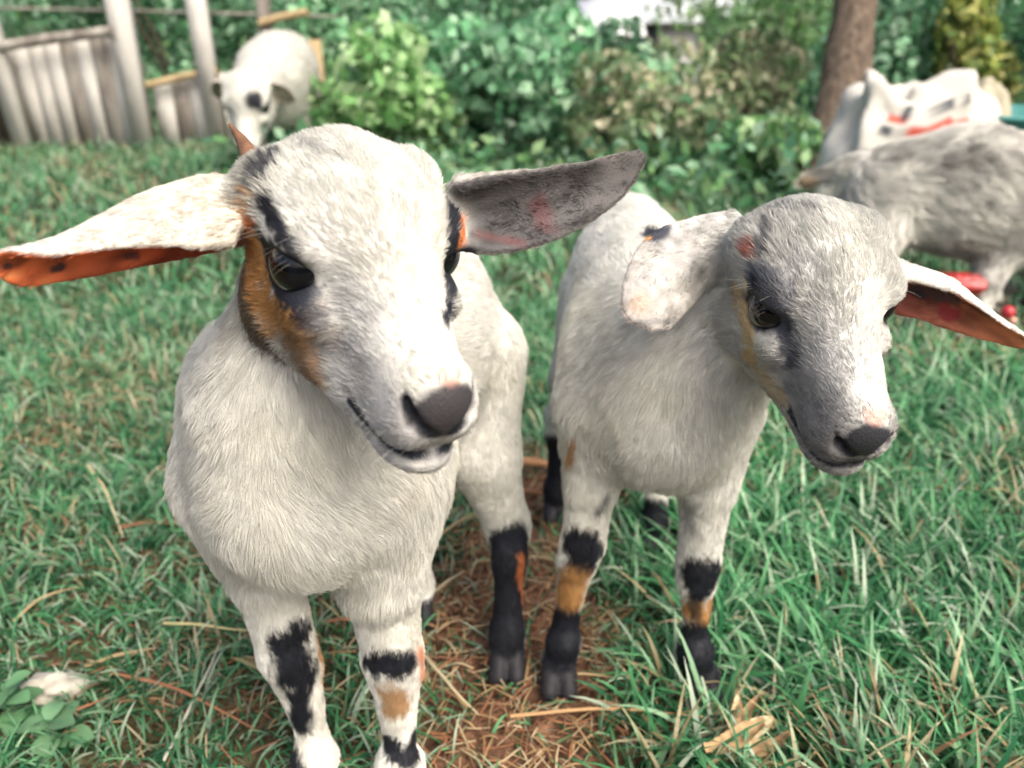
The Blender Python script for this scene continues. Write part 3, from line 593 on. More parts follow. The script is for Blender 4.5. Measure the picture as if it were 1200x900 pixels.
def _tl(t, b):
    use_col(t, b); b.inputs['Transmission Weight'].default_value = 0.0
    # thin blades let some light through
    a = t.nodes['Attribute']; tr = node(t, 'ShaderNodeBsdfTranslucent'); ms = node(t, 'ShaderNodeMixShader'); ms.inputs[0].default_value = .3
    t.links.new(a.outputs['Color'], tr.inputs['Color']); t.links.new(b.outputs[0], ms.inputs[1]); t.links.new(tr.outputs[0], ms.inputs[2]); t.links.new(ms.outputs[0], t.nodes['Material Output'].inputs['Surface'])
m_blade = mat('grass_blade', .42, .4, build=_tl)
m_dry = mat('dry_straw', .7, .2, build=use_col)

def blades(x, y, h, wd, az, lean, bend, col, K, z0=None, tw=None):
    """tapering bent blades of grass: arrays over blades; returns verts, quads, colours"""
    n = len(x); u = np.linspace(0, 1, K); dx, dy = np.cos(az), np.sin(az)
    a0 = lean; ang = a0[:, None] + bend[:, None] * u[None] ** 1.2              # angle from vertical
    ds = (h / (K - 1))[:, None]
    hx = np.concatenate([np.zeros((n, 1)), np.cumsum(np.sin(ang[:, 1:]) * ds, 1)], 1); hz = np.concatenate([np.zeros((n, 1)), np.cumsum(np.cos(ang[:, 1:]) * ds, 1)], 1)
    if z0 is None: z0 = ground_z(x, y)
    c = np.stack([x[:, None] + hx * dx[:, None], y[:, None] + hx * dy[:, None], np.maximum(z0[:, None] + hz, z0[:, None] + .002) - .004 * (u[None] == 0)], -1)
    prof = np.array([.7, 1, .95, .75, .45, .03]) if K == 6 else np.interp(u, [0, .25, .7, 1], [.7, 1, .7, .04])
    ta = RNG.normal(0, .5, n) if tw is None else tw
    sx, sy = -dy * np.cos(ta), dx * np.cos(ta); sz = np.sin(ta)
    s = np.stack([sx, sy, sz], -1)[:, None] * (wd[:, None] * prof[None] * .5)[..., None]
    V = np.stack([c - s, c + s], 2).reshape(n * K * 2, 3)
    b = (np.arange(n) * K * 2)[:, None] + (np.arange(K - 1) * 2)[None]
    Q = np.stack([b, b + 1, b + 3, b + 2], -1).reshape(-1, 4)
    cc = col[:, None, None] * (.35 + .7 * u[None, :, None, None] ** .8) * np.ones((1, 1, 2, 1)); return V, Q, cc.reshape(-1, 3)  # shade between the blades is put into the colour, darker at the root
HUSK = G(862, 905)[:2]
HOOVES = np.array([HUSK, HUSK + [.02, .0], G(540, 565)[:2], G(575, 570)[:2], G(615, 572)[:2], G(645, 575)[:2], (-.144, .39), (-.079, .385), (-.004, .525), (-.088, .595), (.040, .51), (.155, .495), (.05, .758), (.15, .698)])
def scatter(n, x0, x1, y0, y1, keep):
    x = RNG.uniform(x0, x1, n); y = RNG.uniform(y0, y1, n); k = RNG.random(n) < keep(x, y)
    d = np.min(np.hypot(x[:, None] - HOOVES[:, 0], y[:, None] - HOOVES[:, 1]), 1) if n < 400000 else 1; k &= d > .016
    return x[k], y[k]
def inview(x, y, m=.12):
    dep = y * math.cos(TH) + CAM_H * math.sin(TH); return np.abs(x) < dep * 600 / F_PX * 1.12 + m
def gcol(n, x, y, kind):
    pal = {'g': [(.03, .16, .065), (.07, .27, .105), (.14, .38, .17), (.28, .48, .28), (.46, .57, .42)], 'd': [(.44, .37, .20), (.52, .47, .30), (.30, .18, .10)]}
    p = np.array(pal['g']); w_ = np.array([.26, .28, .2, .15, .11]) if kind == 'near' else np.array([.15, .25, .3, .2, .1])
    c = p[RNG.choice(5, n, p=w_)]; c = c * RNG.uniform(.8, 1.2, (n, 1)); c *= (1 + .35 * ns2(x, y, .12))[:, None]
    dry = RNG.random(n) < np.clip(.09 + .3 * ns2(x, y, .2) + (x < -.15) * .06, .02, .6); q = np.array(pal['d'])
    c[dry] = q[RNG.choice(3, dry.sum(), p=[.5, .3, .2])]; return c
Vs, Qs, Cs = [], [], []; off = 0
def addb(r):
    global off
    Vs.append(r[0]); Qs.append(r[1] + off); Cs.append(r[2]); off += len(r[0])
def right(x, y): return np.clip((x - .02 - .25 * (y - .5)) / .14, 0, 1)
# short fine turf everywhere near
x, y = scatter(130000, -1.1, 1.3, .26, 1.5, lambda x, y: inview(x, y) * (1 - .82 * path_mask(x, y)) * np.clip(.75 + .5 * ns2(x, y, .06), .15, 1))
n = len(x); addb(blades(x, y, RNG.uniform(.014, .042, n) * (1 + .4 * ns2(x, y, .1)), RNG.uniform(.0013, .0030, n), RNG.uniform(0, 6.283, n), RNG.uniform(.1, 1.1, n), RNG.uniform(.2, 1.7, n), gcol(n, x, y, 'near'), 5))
# tufts of longer blades; broad and long on the right
cx, cy = scatter(7000, -1.0, 1.2, .27, 1.5, lambda x, y: inview(x, y) * (1 - path_mask(x, y)) * (.22 + .78 * right(x, y)))
m = RNG.integers(7, 16, len(cx)); x = np.repeat(cx, m) + RNG.normal(0, .008, m.sum()); y = np.repeat(cy, m) + RNG.normal(0, .008, m.sum()); r_ = right(x, y); n = len(x)
az = np.repeat(RNG.normal(2.6, 1.6, len(cx)), m) + RNG.normal(0, .9, n)
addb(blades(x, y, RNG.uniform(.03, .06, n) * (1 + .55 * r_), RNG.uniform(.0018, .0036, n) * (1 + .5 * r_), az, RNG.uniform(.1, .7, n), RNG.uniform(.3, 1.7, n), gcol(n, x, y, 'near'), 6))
# grass towards the fence
x, y = scatter(110000, -3.2, 2.6, 1.45, 4.4, lambda x, y: inview(x, y, .2) * np.clip(.7 + .6 * ns2(x, y, .15), .2, 1) * np.clip(1.6 - (y - 1.5) * .35, .25, 1))
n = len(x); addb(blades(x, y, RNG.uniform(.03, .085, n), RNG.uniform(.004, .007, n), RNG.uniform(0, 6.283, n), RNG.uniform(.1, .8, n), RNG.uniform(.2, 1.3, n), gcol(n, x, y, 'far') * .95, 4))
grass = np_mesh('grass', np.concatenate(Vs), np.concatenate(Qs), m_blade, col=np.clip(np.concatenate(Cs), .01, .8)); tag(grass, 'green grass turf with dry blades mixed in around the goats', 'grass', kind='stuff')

# dry straw lying about
def ribbon(pts, wds, lift=None):
    pts = np.asarray(pts, float); T = nrm(np.gradient(pts, axis=0)); s = nrm(np.cross(T, [0, 0, 1.])); return pts, T, s
def tube(pts, rad, sides=6, flat=1.):
    pts = np.asarray(pts, float); K = len(pts); rad = np.broadcast_to(np.asarray(rad, float), (K,)); T = nrm(np.gradient(pts, axis=0)); s = nrm(np.cross(T, [0.03, .02, 1.])); u = np.cross(s, T)
    a = np.linspace(0, 2 * math.pi, sides + 1)[:-1]
    V = pts[:, None] + rad[:, None, None] * (np.cos(a)[None, :, None] * s[:, None] + flat * np.sin(a)[None, :, None] * u[:, None]); V = V.reshape(-1, 3)
    Q = [(i * sides + j, i * sides + (j + 1) % sides, (i + 1) * sides + (j + 1) % sides, (i + 1) * sides + j) for i in range(K - 1) for j in range(sides)]
    if sides == 4: Q += [(3, 2, 1, 0)]
    return V, np.array(Q)
Vs, Qs, Cs = [], [], []; off = 0
x, y = scatter(40000, -1.0, 1.0, .28, 1.2, lambda x, y: inview(x, y) * np.clip(.02 + .9 * path_mask(x, y) + .12 * (x < -.1), 0, 1))
for i in range(min(len(x), 3200)):
    L_ = RNG.uniform(.012, .06); a = RNG.uniform(0, 6.28); k = RNG.uniform(-.6, .6); z = RNG.uniform(.001, .010)
    u = np.linspace(0, 1, 4); aa = a + k * u; px_ = x[i] + L_ * np.cumsum(np.cos(aa)) / 4; py_ = y[i] + L_ * np.cumsum(np.sin(aa)) / 4
    V_, Q_ = tube(np.stack([px_, py_, z + .003 * np.sin(u * 3) * RNG.uniform(-1, 1.5)], -1), RNG.uniform(.0004, .0011) * np.array([1, 1, .9, .5]), 4, .5)
    c = [(.36, .24, .12), (.30, .14, .07), (.45, .36, .22), (.20, .10, .06)][RNG.integers(4)]
    Vs.append(V_); Qs.append(Q_ + off); Cs.append(np.tile(c, (len(V_), 1)) * RNG.uniform(.8, 1.2)); off += len(V_)
st = np_mesh('straw', np.concatenate(Vs), np.concatenate(Qs), m_dry, col=np.concatenate(Cs)); tag(st, 'dry straw and broken stems scattered over the reddish soil', 'straw', kind='stuff')

# the larger dry stems, each where it lies
def stalk(p, q, r, c, label, bow=.004, z=.012, name='dry_stalk', K=9, flat=.8):
    a, b = G(*p), G(*q); u = np.linspace(0, 1, K); L_ = np.linalg.norm(b - a); per = nrm(np.cross(b - a, [0, 0, 1.]))
    pts = a + (b - a) * u[:, None] + per * (np.sin(u * math.pi) * bow * RNG.choice([-1, 1]) + .0005 * np.sin(u * 11))[:, None]; pts[:, 2] = z + .006 * np.sin(u * math.pi)
    V_, Q_ = tube(pts, r * np.interp(u, [0, .5, 1], [1, .85, .35]), 7, flat); org = pts[K // 2]
    col_ = np.tile(c, (len(V_), 1)) * (1 + .2 * fbm(V_, .01)[:, None])
    o = np_mesh(name, V_, Q_, m_dry, col=col_, origin=org); tag(o, label, 'stalk', 'dry stalks lying in the grass'); return o
tanc, redc, palec = (.38, .28, .15), (.28, .13, .07), (.48, .42, .26)
for a in [((105, 555), (146, 640), .0022, palec, 'pale yellow stalk leaning in the grass at far left, left of the nearest kid'),
          ((145, 628), (212, 624), .0020, redc, 'short reddish stalk touching the foot of the pale yellow stalk'),
          ((195, 905), (262, 762), .0011, (.55, .54, .44), 'thin whitish stem slanting up at the bottom left'),
          ((130, 800), (300, 868), .0018, redc, 'reddish brown stalk slanting down towards the nearest front hooves'),
          ((105, 792), (185, 772), .0022, tanc, 'short tan stalk beside the pale stone'),
          ((195, 742), (292, 752), .0017, (.55, .50, .25), 'straight yellow stalk left of the nearest front leg'),
          ((372, 742), (440, 738), .0018, redc, 'red stalk showing between the nearest front legs'),
          ((598, 852), (850, 858), .0018, (.45, .28, .14), 'long thin brown stalk lying across the path below the second kid'),
          ((500, 782), (560, 850), .0017, palec, 'pale curved stalk on the soil right of the nearest front leg'),
          ((512, 640), (560, 610), .0017, tanc, 'tan stalk lying behind the nearest front leg'),
          ((505, 708), (545, 680), .0015, palec, 'pale stalk on the soil below the nearest kid belly'),
          ((20, 740), (95, 700), .0016, tanc, 'tan stalk at the left edge of the picture'),
          ((640, 800), (760, 812), .0013, tanc, 'thin tan stalk between the front hooves of the second kid'),
          ((60, 865), (130, 830), .0016, redc, 'reddish stalk under the broad leaves at the bottom left')]: stalk(*a)
# broad dry sheath lying across the path
root = empty('dry_sheath', tuple(G(590, 572))); tag(root, 'thick reddish dry leaf sheath lying across the path behind the nearest hind leg', 'dry stalk')
for k, (p, q, r, c) in enumerate([((508, 562), (665, 560), .0085, (.36, .19, .09)), ((515, 584), (640, 588), .006, (.26, .12, .06)), ((560, 548), (672, 552), .0045, (.42, .26, .13))]):
    a, b = G(*p), G(*q); u = np.linspace(0, 1, 14); pts = a + (b - a) * u[:, None]; pts[:, 2] = .018 + .006 * np.sin(u * 3 + k); pts[:, 1] += .004 * np.sin(u * 4 + k)
    V_, Q_ = tube(pts, r * np.interp(u, [0, .15, .8, 1], [.5, 1, .9, .3]) * (1 + .1 * np.sin(u * 31)), 10, .55); np_mesh('sheath', V_, Q_, m_dry, root, np.tile(c, (len(V_), 1)) * (1 + .35 * N1(V_ * [1, 8, 8], .02)[:, None]))
# crumpled dry husk at the bottom
def strip(a, dirv, L_, W_, curl, tw, K=10, J=5, seed=0):
    rg = np.random.default_rng(seed); u = np.linspace(0, 1, K); v = np.linspace(-1, 1, J); d = nrm(np.array(dirv, float)); s = nrm(np.cross(d, [0, 0, 1.])); up = np.cross(s, d); V_ = []
    for i, uu in enumerate(u):
        ang = curl * uu; c = a + L_ * uu * (d * math.cos(ang * .5) + up * math.sin(ang * .5)); w_ = W_ * (math.sin(math.pi * min(1, uu * .85 + .12)) ** .6); ta = tw * uu
        for vv in v: V_.append(c + w_ * vv * (s * math.cos(ta) + up * math.sin(ta)) + up * (W_ * .5 * vv * vv + .0012 * math.sin(vv * 9 + uu * 7 + seed)))
    V_ = np.array(V_); n = K * J; top = V_ + np.array([0, 0, .0009]); Q_ = []
    for i in range(K - 1):
        for j in range(J - 1): q = i * J + j; Q_ += [(q, q + 1, q + J + 1, q + J), (n + q, n + q + J, n + q + J + 1, n + q + 1)]
    return np.concatenate([V_, top]), np.array(Q_)
hk = G(868, 900); root = empty('dry_husk', tuple(hk)); tag(root, 'crumpled beige dry husk lying in the grass at the bottom edge', 'dry leaf')
for k in range(13):
    px_, py_ = RNG.uniform(815, 870), RNG.uniform(892, 925); a_ = RNG.uniform(.15, 1.35); c = [(.50, .34, .18), (.60, .46, .26), (.36, .24, .13), (.66, .54, .34)][k % 4]
    V_, Q_ = strip(G(px_, py_) + [0, 0, .012 + .0016 * k], (math.cos(a_), math.sin(a_), RNG.uniform(-.05, .25)), RNG.uniform(.03, .052), RNG.uniform(.0035, .0085), RNG.uniform(-.9, .9), RNG.uniform(-.8, .8), K=14, seed=k)
    V_[:, 2] += .0018 * N1(V_, .006); np_mesh('husk_leaf', V_, Q_, m_dry, root, np.tile(c, (len(V_), 1)) * (1 + .55 * N1(V_ * [1, 1, 3], .003)[:, None]))
# pale stone
def blob(c, r, amp, sc, nu=20, nv=28):
    u = np.linspace(.001, math.pi - .001, nu); v = np.linspace(0, 2 * math.pi, nv + 1)[:-1]; U, W_ = np.meshgrid(u, v, indexing='ij')
    D = np.stack([np.sin(U) * np.cos(W_), np.sin(U) * np.sin(W_), np.cos(U)], -1).reshape(-1, 3); V_ = D * (1 + amp * fbm(D + np.array(c), sc)[:, None]) * r + c
    Q_ = np.array([(i * nv + j, i * nv + (j + 1) % nv, (i + 1) * nv + (j + 1) % nv, (i + 1) * nv + j)[::-1] for i in range(nu - 1) for j in range(nv)]); return V_, Q_
V_, Q_ = blob(G(66, 815) + [0, 0, .008], np.array([.025, .016, .014]), .5, .6); o = np_mesh('stone', V_, Q_, m_dry, col=np.clip(np.array([.46, .43, .36]) * (1 + .5 * fbm(V_, .006)[:, None]), .05, .7), origin=G(66, 815)); tag(o, 'pale rough stone half hidden by broad leaves at the bottom left', 'stone')

# ---------------------------------------------------------------- small weeds with their leaves
def leafq(base, d, L_, W_, droop=.3, fold=.25, K=5):
    d = nrm(np.array(d, float)); s = nrm(np.cross(d, [0, 0, 1.]) + 1e-6); up = np.cross(s, d); V_ = []
    for u in np.linspace(0, 1, K):
        w_ = W_ * math.sin(math.pi * (u * .92 + .04)) ** .8; c = base + L_ * u * d - np.array([0, 0, 1.]) * droop * L_ * u * u
        V_ += [c - s * w_ + up * fold * w_, c, c + s * w_ + up * fold * w_]
    Q_ = []
    for i in range(K - 1): q = i * 3; Q_ += [(q, q + 1, q + 4, q + 3), (q + 1, q + 2, q + 5, q + 4)]
    return np.array(V_), np.array(Q_)
def weed(base, hgt, nl, L_, W_, c, label, seed, spread=1., group=None, lean=(0, 0)):
    rg = np.random.default_rng(seed); root = empty('weed', tuple(base)); tag(root, label, 'weed', group)
    u = np.linspace(0, 1, 6); pts = base + np.outer(u, [lean[0] * hgt, lean[1] * hgt, hgt]) + np.stack([.004 * np.sin(u * 5 + seed), 0 * u, 0 * u], -1)
    V_, Q_ = tube(pts, max(.0008, hgt * .012) * np.linspace(1, .5, 6), 5); np_mesh('stem', V_, Q_, m_leaf, root, np.tile(np.array(c) * .9, (len(V_), 1)))
    for i in range(nl):
        f = (i + .6) / nl; a = i * 2.4 + rg.uniform(-.4, .4); b = pts[0] + (pts[-1] - pts[0]) * f; sc = 1 - .35 * f
        V_, Q_ = leafq(b, (math.cos(a) * spread, math.sin(a) * spread, rg.uniform(.2, .7)), L_ * sc * rg.uniform(.8, 1.2), W_ * sc, rg.uniform(.1, .6))
        np_mesh('leaf', V_, Q_, m_leaf, root, np.tile(np.array(c) * rg.uniform(.75, 1.25), (len(V_), 1)))
gw = (.09, .24, .10)
weed(G(20, 842), .035, 9, .034, .011, (.09, .20, .09), 'broad leaved weed beside the pale stone at the bottom left corner', 1)
weed(G(60, 868), .022, 7, .034, .012, (.11, .22, .11), 'low weed with a large oval leaf under the pale stone', 2)
weed(G(925, 640), .035, 7, .022, .009, (.05, .18, .08), 'small round leaved weed below the muzzle of the second kid', 3)
weed(G(1000, 660), .03, 6, .020, .008, (.05, .17, .08), 'small dark leaved weed right of the round leaved one', 4)
weed(G(1185, 470), .05, 9, .035, .014, (.06, .17, .08), 'leafy weed at the right edge under the grey goat', 6)
weed(G(562, 300), .235, 26, .045, .014, gw, 'bright green sprig standing up behind the grey ear of the nearest kid', 7, .8)
weed(G(240, 235), .13, 20, .04, .014, gw, 'green sprig rising beside the white ear in front of the board fence', 8, .8)
for i, (p, h_, ln) in enumerate([((1160, 745), .085, (.35, .1)), ((1188, 690), .12, (.08, 0))]):   # seeding stems at right
    b = G(*p); root = empty('seed_stem', tuple(b)); tag(root, ['leaning brown seed stem with a pale tuft in the long grass', 'upright dark seed stem at the right edge with small spikes'][i], 'seed stem')
    u = np.linspace(0, 1, 8); pts = b + np.outer(u, [ln[0] * h_, ln[1] * h_, h_]); V_, Q_ = tube(pts, .0011 * np.linspace(1, .6, 8), 5); np_mesh('stem', V_, Q_, m_dry, root, np.tile([(.28, .16, .08), (.06, .06, .04)][i], (len(V_), 1)))
    Vh, Qh, o_ = [], [], 0
    for j in range(16):
        a = RNG.uniform(0, 6.28); e_ = pts[-1] + np.array([math.cos(a), math.sin(a), RNG.uniform(-.3, 1)]) * RNG.uniform(.005, .011); V_, Q_ = tube([pts[-1] * .5 + pts[-2] * .5, (pts[-1] + e_) / 2, e_], [.0006, .0009, .0003], 4); Vh.append(V_); Qh.append(Q_ + o_); o_ += len(V_)
    np_mesh('seed_head', np.concatenate(Vh), np.concatenate(Qh), m_dry, root, np.tile((.45, .40, .20), (o_, 1)))

# ---------------------------------------------------------------- shrubs, trees behind
m_bark = mat('bark', .9, .15, build=noise_col(18, [(.3, (.05, .038, .03)), (.55, (.13, .10, .075)), (.75, (.24, .19, .14))], stretch=(3, 3, .5), bump=.8, bscale=40))
def crown(name, root, c, r, n, leaf, cols, seed, lumps=9, mat_=None):
    rg = np.random.default_rng(seed); c = np.array(c, float); r = np.array(r, float)
    lc = nrm(rg.normal(size=(lumps, 3))) * rg.uniform(.25, .8, (lumps, 1)) ; lr = rg.uniform(.3, .55, lumps); k = rg.choice(lumps, n, p=lr ** 2 / (lr ** 2).sum())
    d = nrm(rg.normal(size=(n, 3))); p = lc[k] + d * (lr[k] * rg.uniform(.55, 1.05, n) ** .5)[:, None]; p = p * r + c
    a = nrm(d + rg.normal(0, .7, (n, 3))); t = nrm(np.cross(a, rg.normal(size=(n, 3)))); b = np.cross(a, t); L_ = leaf * rg.uniform(.6, 1.3, n)[:, None]; W_ = L_ * rg.uniform(.22, .4, n)[:, None]
    V_ = np.stack([p - t * L_ * .5, p - b * W_ + a * W_ * .3, p + t * L_ * .5 - a * L_ * .15, p + b * W_ + a * W_ * .3], 1).reshape(-1, 3); i = np.arange(n) * 4
    Q_ = np.stack([i, i + 1, i + 2, i + 3], -1); cols = np.array(cols); lump_tone = rg.uniform(.7, 1.3, lumps)
    cc = cols[rg.choice(len(cols), n)] * rg.uniform(.75, 1.25, (n, 1)) * lump_tone[k][:, None]
    return np_mesh(name, V_, Q_, mat_ or m_blade, root, np.repeat(cc, 4, 0), smooth=False)
GRN = {'teal': [(.09, .27, .12), (.16, .38, .19), (.26, .50, .29), (.42, .62, .42)], 'mid': [(.12, .30, .10), (.22, .44, .16), (.34, .55, .25), (.5, .66, .38)],
       'dark': [(.08, .22, .11), (.12, .29, .15), (.19, .38, .22), (.32, .5, .34)], 'yel': [(.22, .28, .06), (.34, .38, .10), (.46, .46, .16), (.14, .22, .06)], 'olive': [(.22, .32, .15), (.36, .40, .24), (.5, .48, .32), (.16, .26, .12)]}  # background haze is put into these greens as paler tones
def shrub(x, y, rx, hz, tone, label, seed, n=1100, leaf=.06, name='shrub', cat='shrub', grp='shrubs behind the goats'):
    z0 = float(ground_z(x, y)); root = empty(name, (x, y, z0)); tag(root, label, cat, grp); rg = np.random.default_rng(seed + 50)
    Vs_, Qs_, o_ = [], [], 0
    for j in range(5):
        a = rg.uniform(0, 6.28); u = np.linspace(0, 1, 6); e_ = np.array([math.cos(a) * rx * .5, math.sin(a) * rx * .4, hz * .75]); pts = np.array([x, y, z0 - .03]) + np.outer(u, e_) + np.outer(np.sin(u * 3), [.02, .02, .02])
        V_, Q_ = tube(pts, max(.006, hz * .016) * np.linspace(1, .4, 6), 6); Vs_.append(V_); Qs_.append(Q_ + o_); o_ += len(V_)
    np_mesh('stem', np.concatenate(Vs_), np.concatenate(Qs_), m_bark, root)
    crown('foliage', root, (x, y, z0 + hz * .52), (rx, rx * .7, hz * .56), n, leaf, GRN[tone], seed)
SH = [(445, 2.75, .30, .42, 'mid', 'light green shrub with upright shoots right of the white goat'), (520, 3.0, .34, .52, 'teal', 'blue green shrub behind the forehead of the nearest kid'),
      (600, 2.9, .30, .46, 'dark', 'dark green shrub above the grey ear'), (660, 3.1, .36, .50, 'teal', 'blue green shrub filling the middle of the hedge'),
      (735, 2.7, .28, .36, 'olive', 'olive dry looking shrub below the pale roof'), (800, 2.8, .30, .34, 'teal', 'low blue green shrub left of the leaning trunk'),
      (865, 3.1, .32, .46, 'olive', 'brownish shrub beside the leaning trunk'), (915, 2.6, .22, .26, 'mid', 'low bright shrub at the foot of the leaning trunk'),
      (480, 4.2, .50, .80, 'dark', 'tall dark shrub behind the white goat'), (600, 4.3, .5, .86, 'teal', 'tall blue green shrub in the middle behind the low ones'),
      (690, 4.4, .36, .58, 'dark', 'dark shrub left of the pale roof'), (900, 4.2, .45, .72, 'mid', 'tall green shrub right of the pale roof'),
      (1040, 3.6, .42, .72, 'dark', 'dark shrub between the trunk and the yellow bush'), (1115, 3.3, .20, .60, 'yel', 'yellow green bush standing above the white sack'),
      (1190, 3.6, .34, .70, 'dark', 'dark green shrub at the right edge behind the sacks'), (110, 4.6, .6, .95, 'dark', 'dark shrub seen over the board fence at far left'),
      (215, 4.4, .5, .85, 'teal', 'blue green shrub seen between the two tall fence posts'), (330, 4.6, .55, .9, 'dark', 'dark shrub above the back of the white goat'),
      (400, 3.9, .34, .62, 'teal', 'blue green shrub right of the yellowish post'), (20, 5.2, .6, 1.1, 'mid', 'green shrub behind the shadow-toned post at the left edge')]
for i, (px_, Y_, rx, hz, tone, lab) in enumerate(SH):
    shrub((px_ - 600) / F_PX * (Y_ * math.cos(TH) + .2), Y_, rx, hz, tone, lab, i, n=1500 if Y_ < 4 else 1800, leaf=.055 if tone != 'olive' else .045)
for i, (px_, Y_, rx, hz, tone, lab) in enumerate([(60, 9, 1.6, 3.6, 'dark', 'tree beyond the fence at the far left'), (330, 10, 1.9, 4.2, 'mid', 'tree beyond the shrubs above the white goat'), (540, 9.5, 1.7, 3.8, 'teal', 'tree rising behind the middle shrubs'),
                                          (905, 12, 1.6, 4.2, 'mid', 'tree right of the pale roof'), (1060, 9, 1.5, 3.6, 'teal', 'tree behind the leaning trunk'), (1240, 10, 2, 4.0, 'dark', 'tree beyond the right edge above the sacks')]):
    x_ = (px_ - 600) / F_PX * (Y_ * math.cos(TH) + .2); z0 = float(ground_z(x_, Y_)); root = empty('tree', (x_, Y_, z0)); tag(root, lab, 'tree', 'trees beyond the shrubs')
    V_, Q_ = tube(np.array([x_, Y_, z0 - .1]) + np.outer(np.linspace(0, 1, 7), [.2, .1, hz * .7]), .11 * np.linspace(1, .4, 7), 8); np_mesh('trunk', V_, Q_, m_bark, root)
    crown('crown', root, (x_, Y_, z0 + hz * .62), (rx, rx * .8, hz * .5), 3200, .16, GRN[tone], 80 + i, 14)
# far slope covered by woods, one mass
n = 9000; x = RNG.uniform(-45, 45, n); y = RNG.uniform(24, 60, n); zt = RNG.uniform(0, 1, n) ** .7 * (5.5 + 2 * ns2(x, y, 9)); p = np.stack([x, y, ground_z(x, y) + zt], -1)
a = nrm(RNG.normal(size=(n, 3))); t_ = nrm(np.cross(a, RNG.normal(size=(n, 3)))); b = np.cross(a, t_); L_ = RNG.uniform(.5, 1.1, (n, 1))
V_ = np.stack([p - t_ * L_, p - b * L_ * .6, p + t_ * L_, p + b * L_ * .6], 1).reshape(-1, 3); i = np.arange(n) * 4; gm = np.array(GRN['mid'] + GRN['teal'])
o = np_mesh('woodland', V_, np.stack([i, i + 1, i + 2, i + 3], -1), m_blade, col=np.repeat(gm[RNG.choice(len(gm), n)], 4, 0), smooth=False); tag(o, 'distant green woodland beyond the house', 'woodland', kind='stuff')
# low undergrowth at the foot of the shrubs
Vs, Qs, Cs = [], [], []; off = 0
n = 26000; x = RNG.uniform(-2.2, 2.6, n); y = RNG.uniform(2.05, 4.6, n); keep = (x > -.62 - .1 * y) & (RNG.random(n) < np.clip((y - 2.0) * 2.5, 0, 1)); x, y = x[keep], y[keep]; n = len(x)
p = np.stack([x, y, ground_z(x, y) + RNG.uniform(0, 1, n) ** 1.4 * (.17 + .16 * ns2(x, y, .35))], -1); a = nrm(RNG.normal(size=(n, 3)) + [0, -.3, .8]); t_ = nrm(np.cross(a, RNG.normal(size=(n, 3)))); b = np.cross(a, t_); L_ = RNG.uniform(.015, .036, (n, 1))
V_ = np.stack([p - t_ * L_, p - b * L_ * .5, p + t_ * L_, p + b * L_ * .5], 1).reshape(-1, 3); i = np.arange(n) * 4; pal = np.array(GRN['mid'][:3] + GRN['teal'][:3] + GRN['dark'] + GRN['olive'][3:]) * .8; cc = pal[RNG.choice(len(pal), n)] * (1 + .5 * ns2(x, y, .3))[:, None]
o = np_mesh('undergrowth', V_, np.stack([i, i + 1, i + 2, i + 3], -1), m_blade, col=np.clip(np.repeat(cc, 4, 0), .01, .6), smooth=False); tag(o, 'low leafy undergrowth at the foot of the shrubs', 'undergrowth', kind='stuff')

# leaning trunk at right
root_p = G(950, 232); dep = (root_p - CAM) @ _cf; top = P(1022, -60, dep + .15)
u = np.linspace(0, 1, 16); pts = root_p + np.outer(u, (top - root_p)) * 1.5; pts[:, 0] += .02 * np.sin(u * 7)
root = empty('leaning_tree', tuple(root_p)); tag(root, 'leaning brown tree trunk standing left of the white sack', 'tree')
V_, Q_ = tube(pts, .070 * np.linspace(1.15, .8, 16) * (1 + .06 * np.sin(u * 23)), 16); V_ += nrm(V_ - np.repeat(pts, 16, 0)) * (.010 * fbm(V_ * [1, 1, .3], .04))[:, None]; np_mesh('trunk', V_, Q_, m_bark, root)
V_, Q_ = tube(pts[9:15] + np.outer(np.linspace(0, 1, 6), [.35, .05, .1]), .03 * np.linspace(1, .5, 6), 8); np_mesh('branch', V_, Q_, m_bark, root)
crown('crown', root, pts[-1] + [0, 0, .5], (.9, .8, .6), 1800, .09, GRN['dark'], 133)

# ---------------------------------------------------------------- house far behind
m_roof = mat('roof_metal', .45, .4, build=noise_col(1.5, [(.35, (.42, .46, .50)), (.65, (.62, .66, .68))], stretch=(1, 6, 1)))
m_wall = mat('house_wall', .85, .2, build=noise_col(2, [(.3, (.36, .36, .36)), (.7, (.5, .5, .48))])); m_dark = mat('dark_opening', .6, .3, col=(.03, .035, .04))
m_bright = mat('white_sheet_metal', .35, .5, build=noise_col(1.5, [(.3, (.74, .77, .78)), (.7, (.82, .84, .84))]))
def box(c, hs, rz=0, R_=None, bev=0):
    D = np.array([[a, b, d] for a in (-1, 1) for b in (-1, 1) for d in (-1, 1)], float) * hs
    if R_ is None: R_ = np.array([[math.cos(rz), -math.sin(rz), 0], [math.sin(rz), math.cos(rz), 0], [0, 0, 1]])
    return D @ R_.T + np.array(c, float), np.array([(0, 1, 3, 2), (4, 6, 7, 5), (0, 4, 5, 1), (2, 3, 7, 6), (0, 2, 6, 4), (1, 5, 7, 3)])
hx, hy = (785 - 600) / F_PX * 20.5, 21.5; hz = float(ground_z(hx, hy)); root = empty('house', (hx, hy, hz)); tag(root, 'far house with a pale metal roof showing above the shrubs', 'house')
zt = CAM_H + .02
V_, Q_ = box((hx + .2, hy + 1.5, (hz + zt - .25) / 2), ((2.0, 1.5, (zt - .25 - hz) / 2))); np_mesh('wall', V_, Q_, m_wall, root, smooth=False)
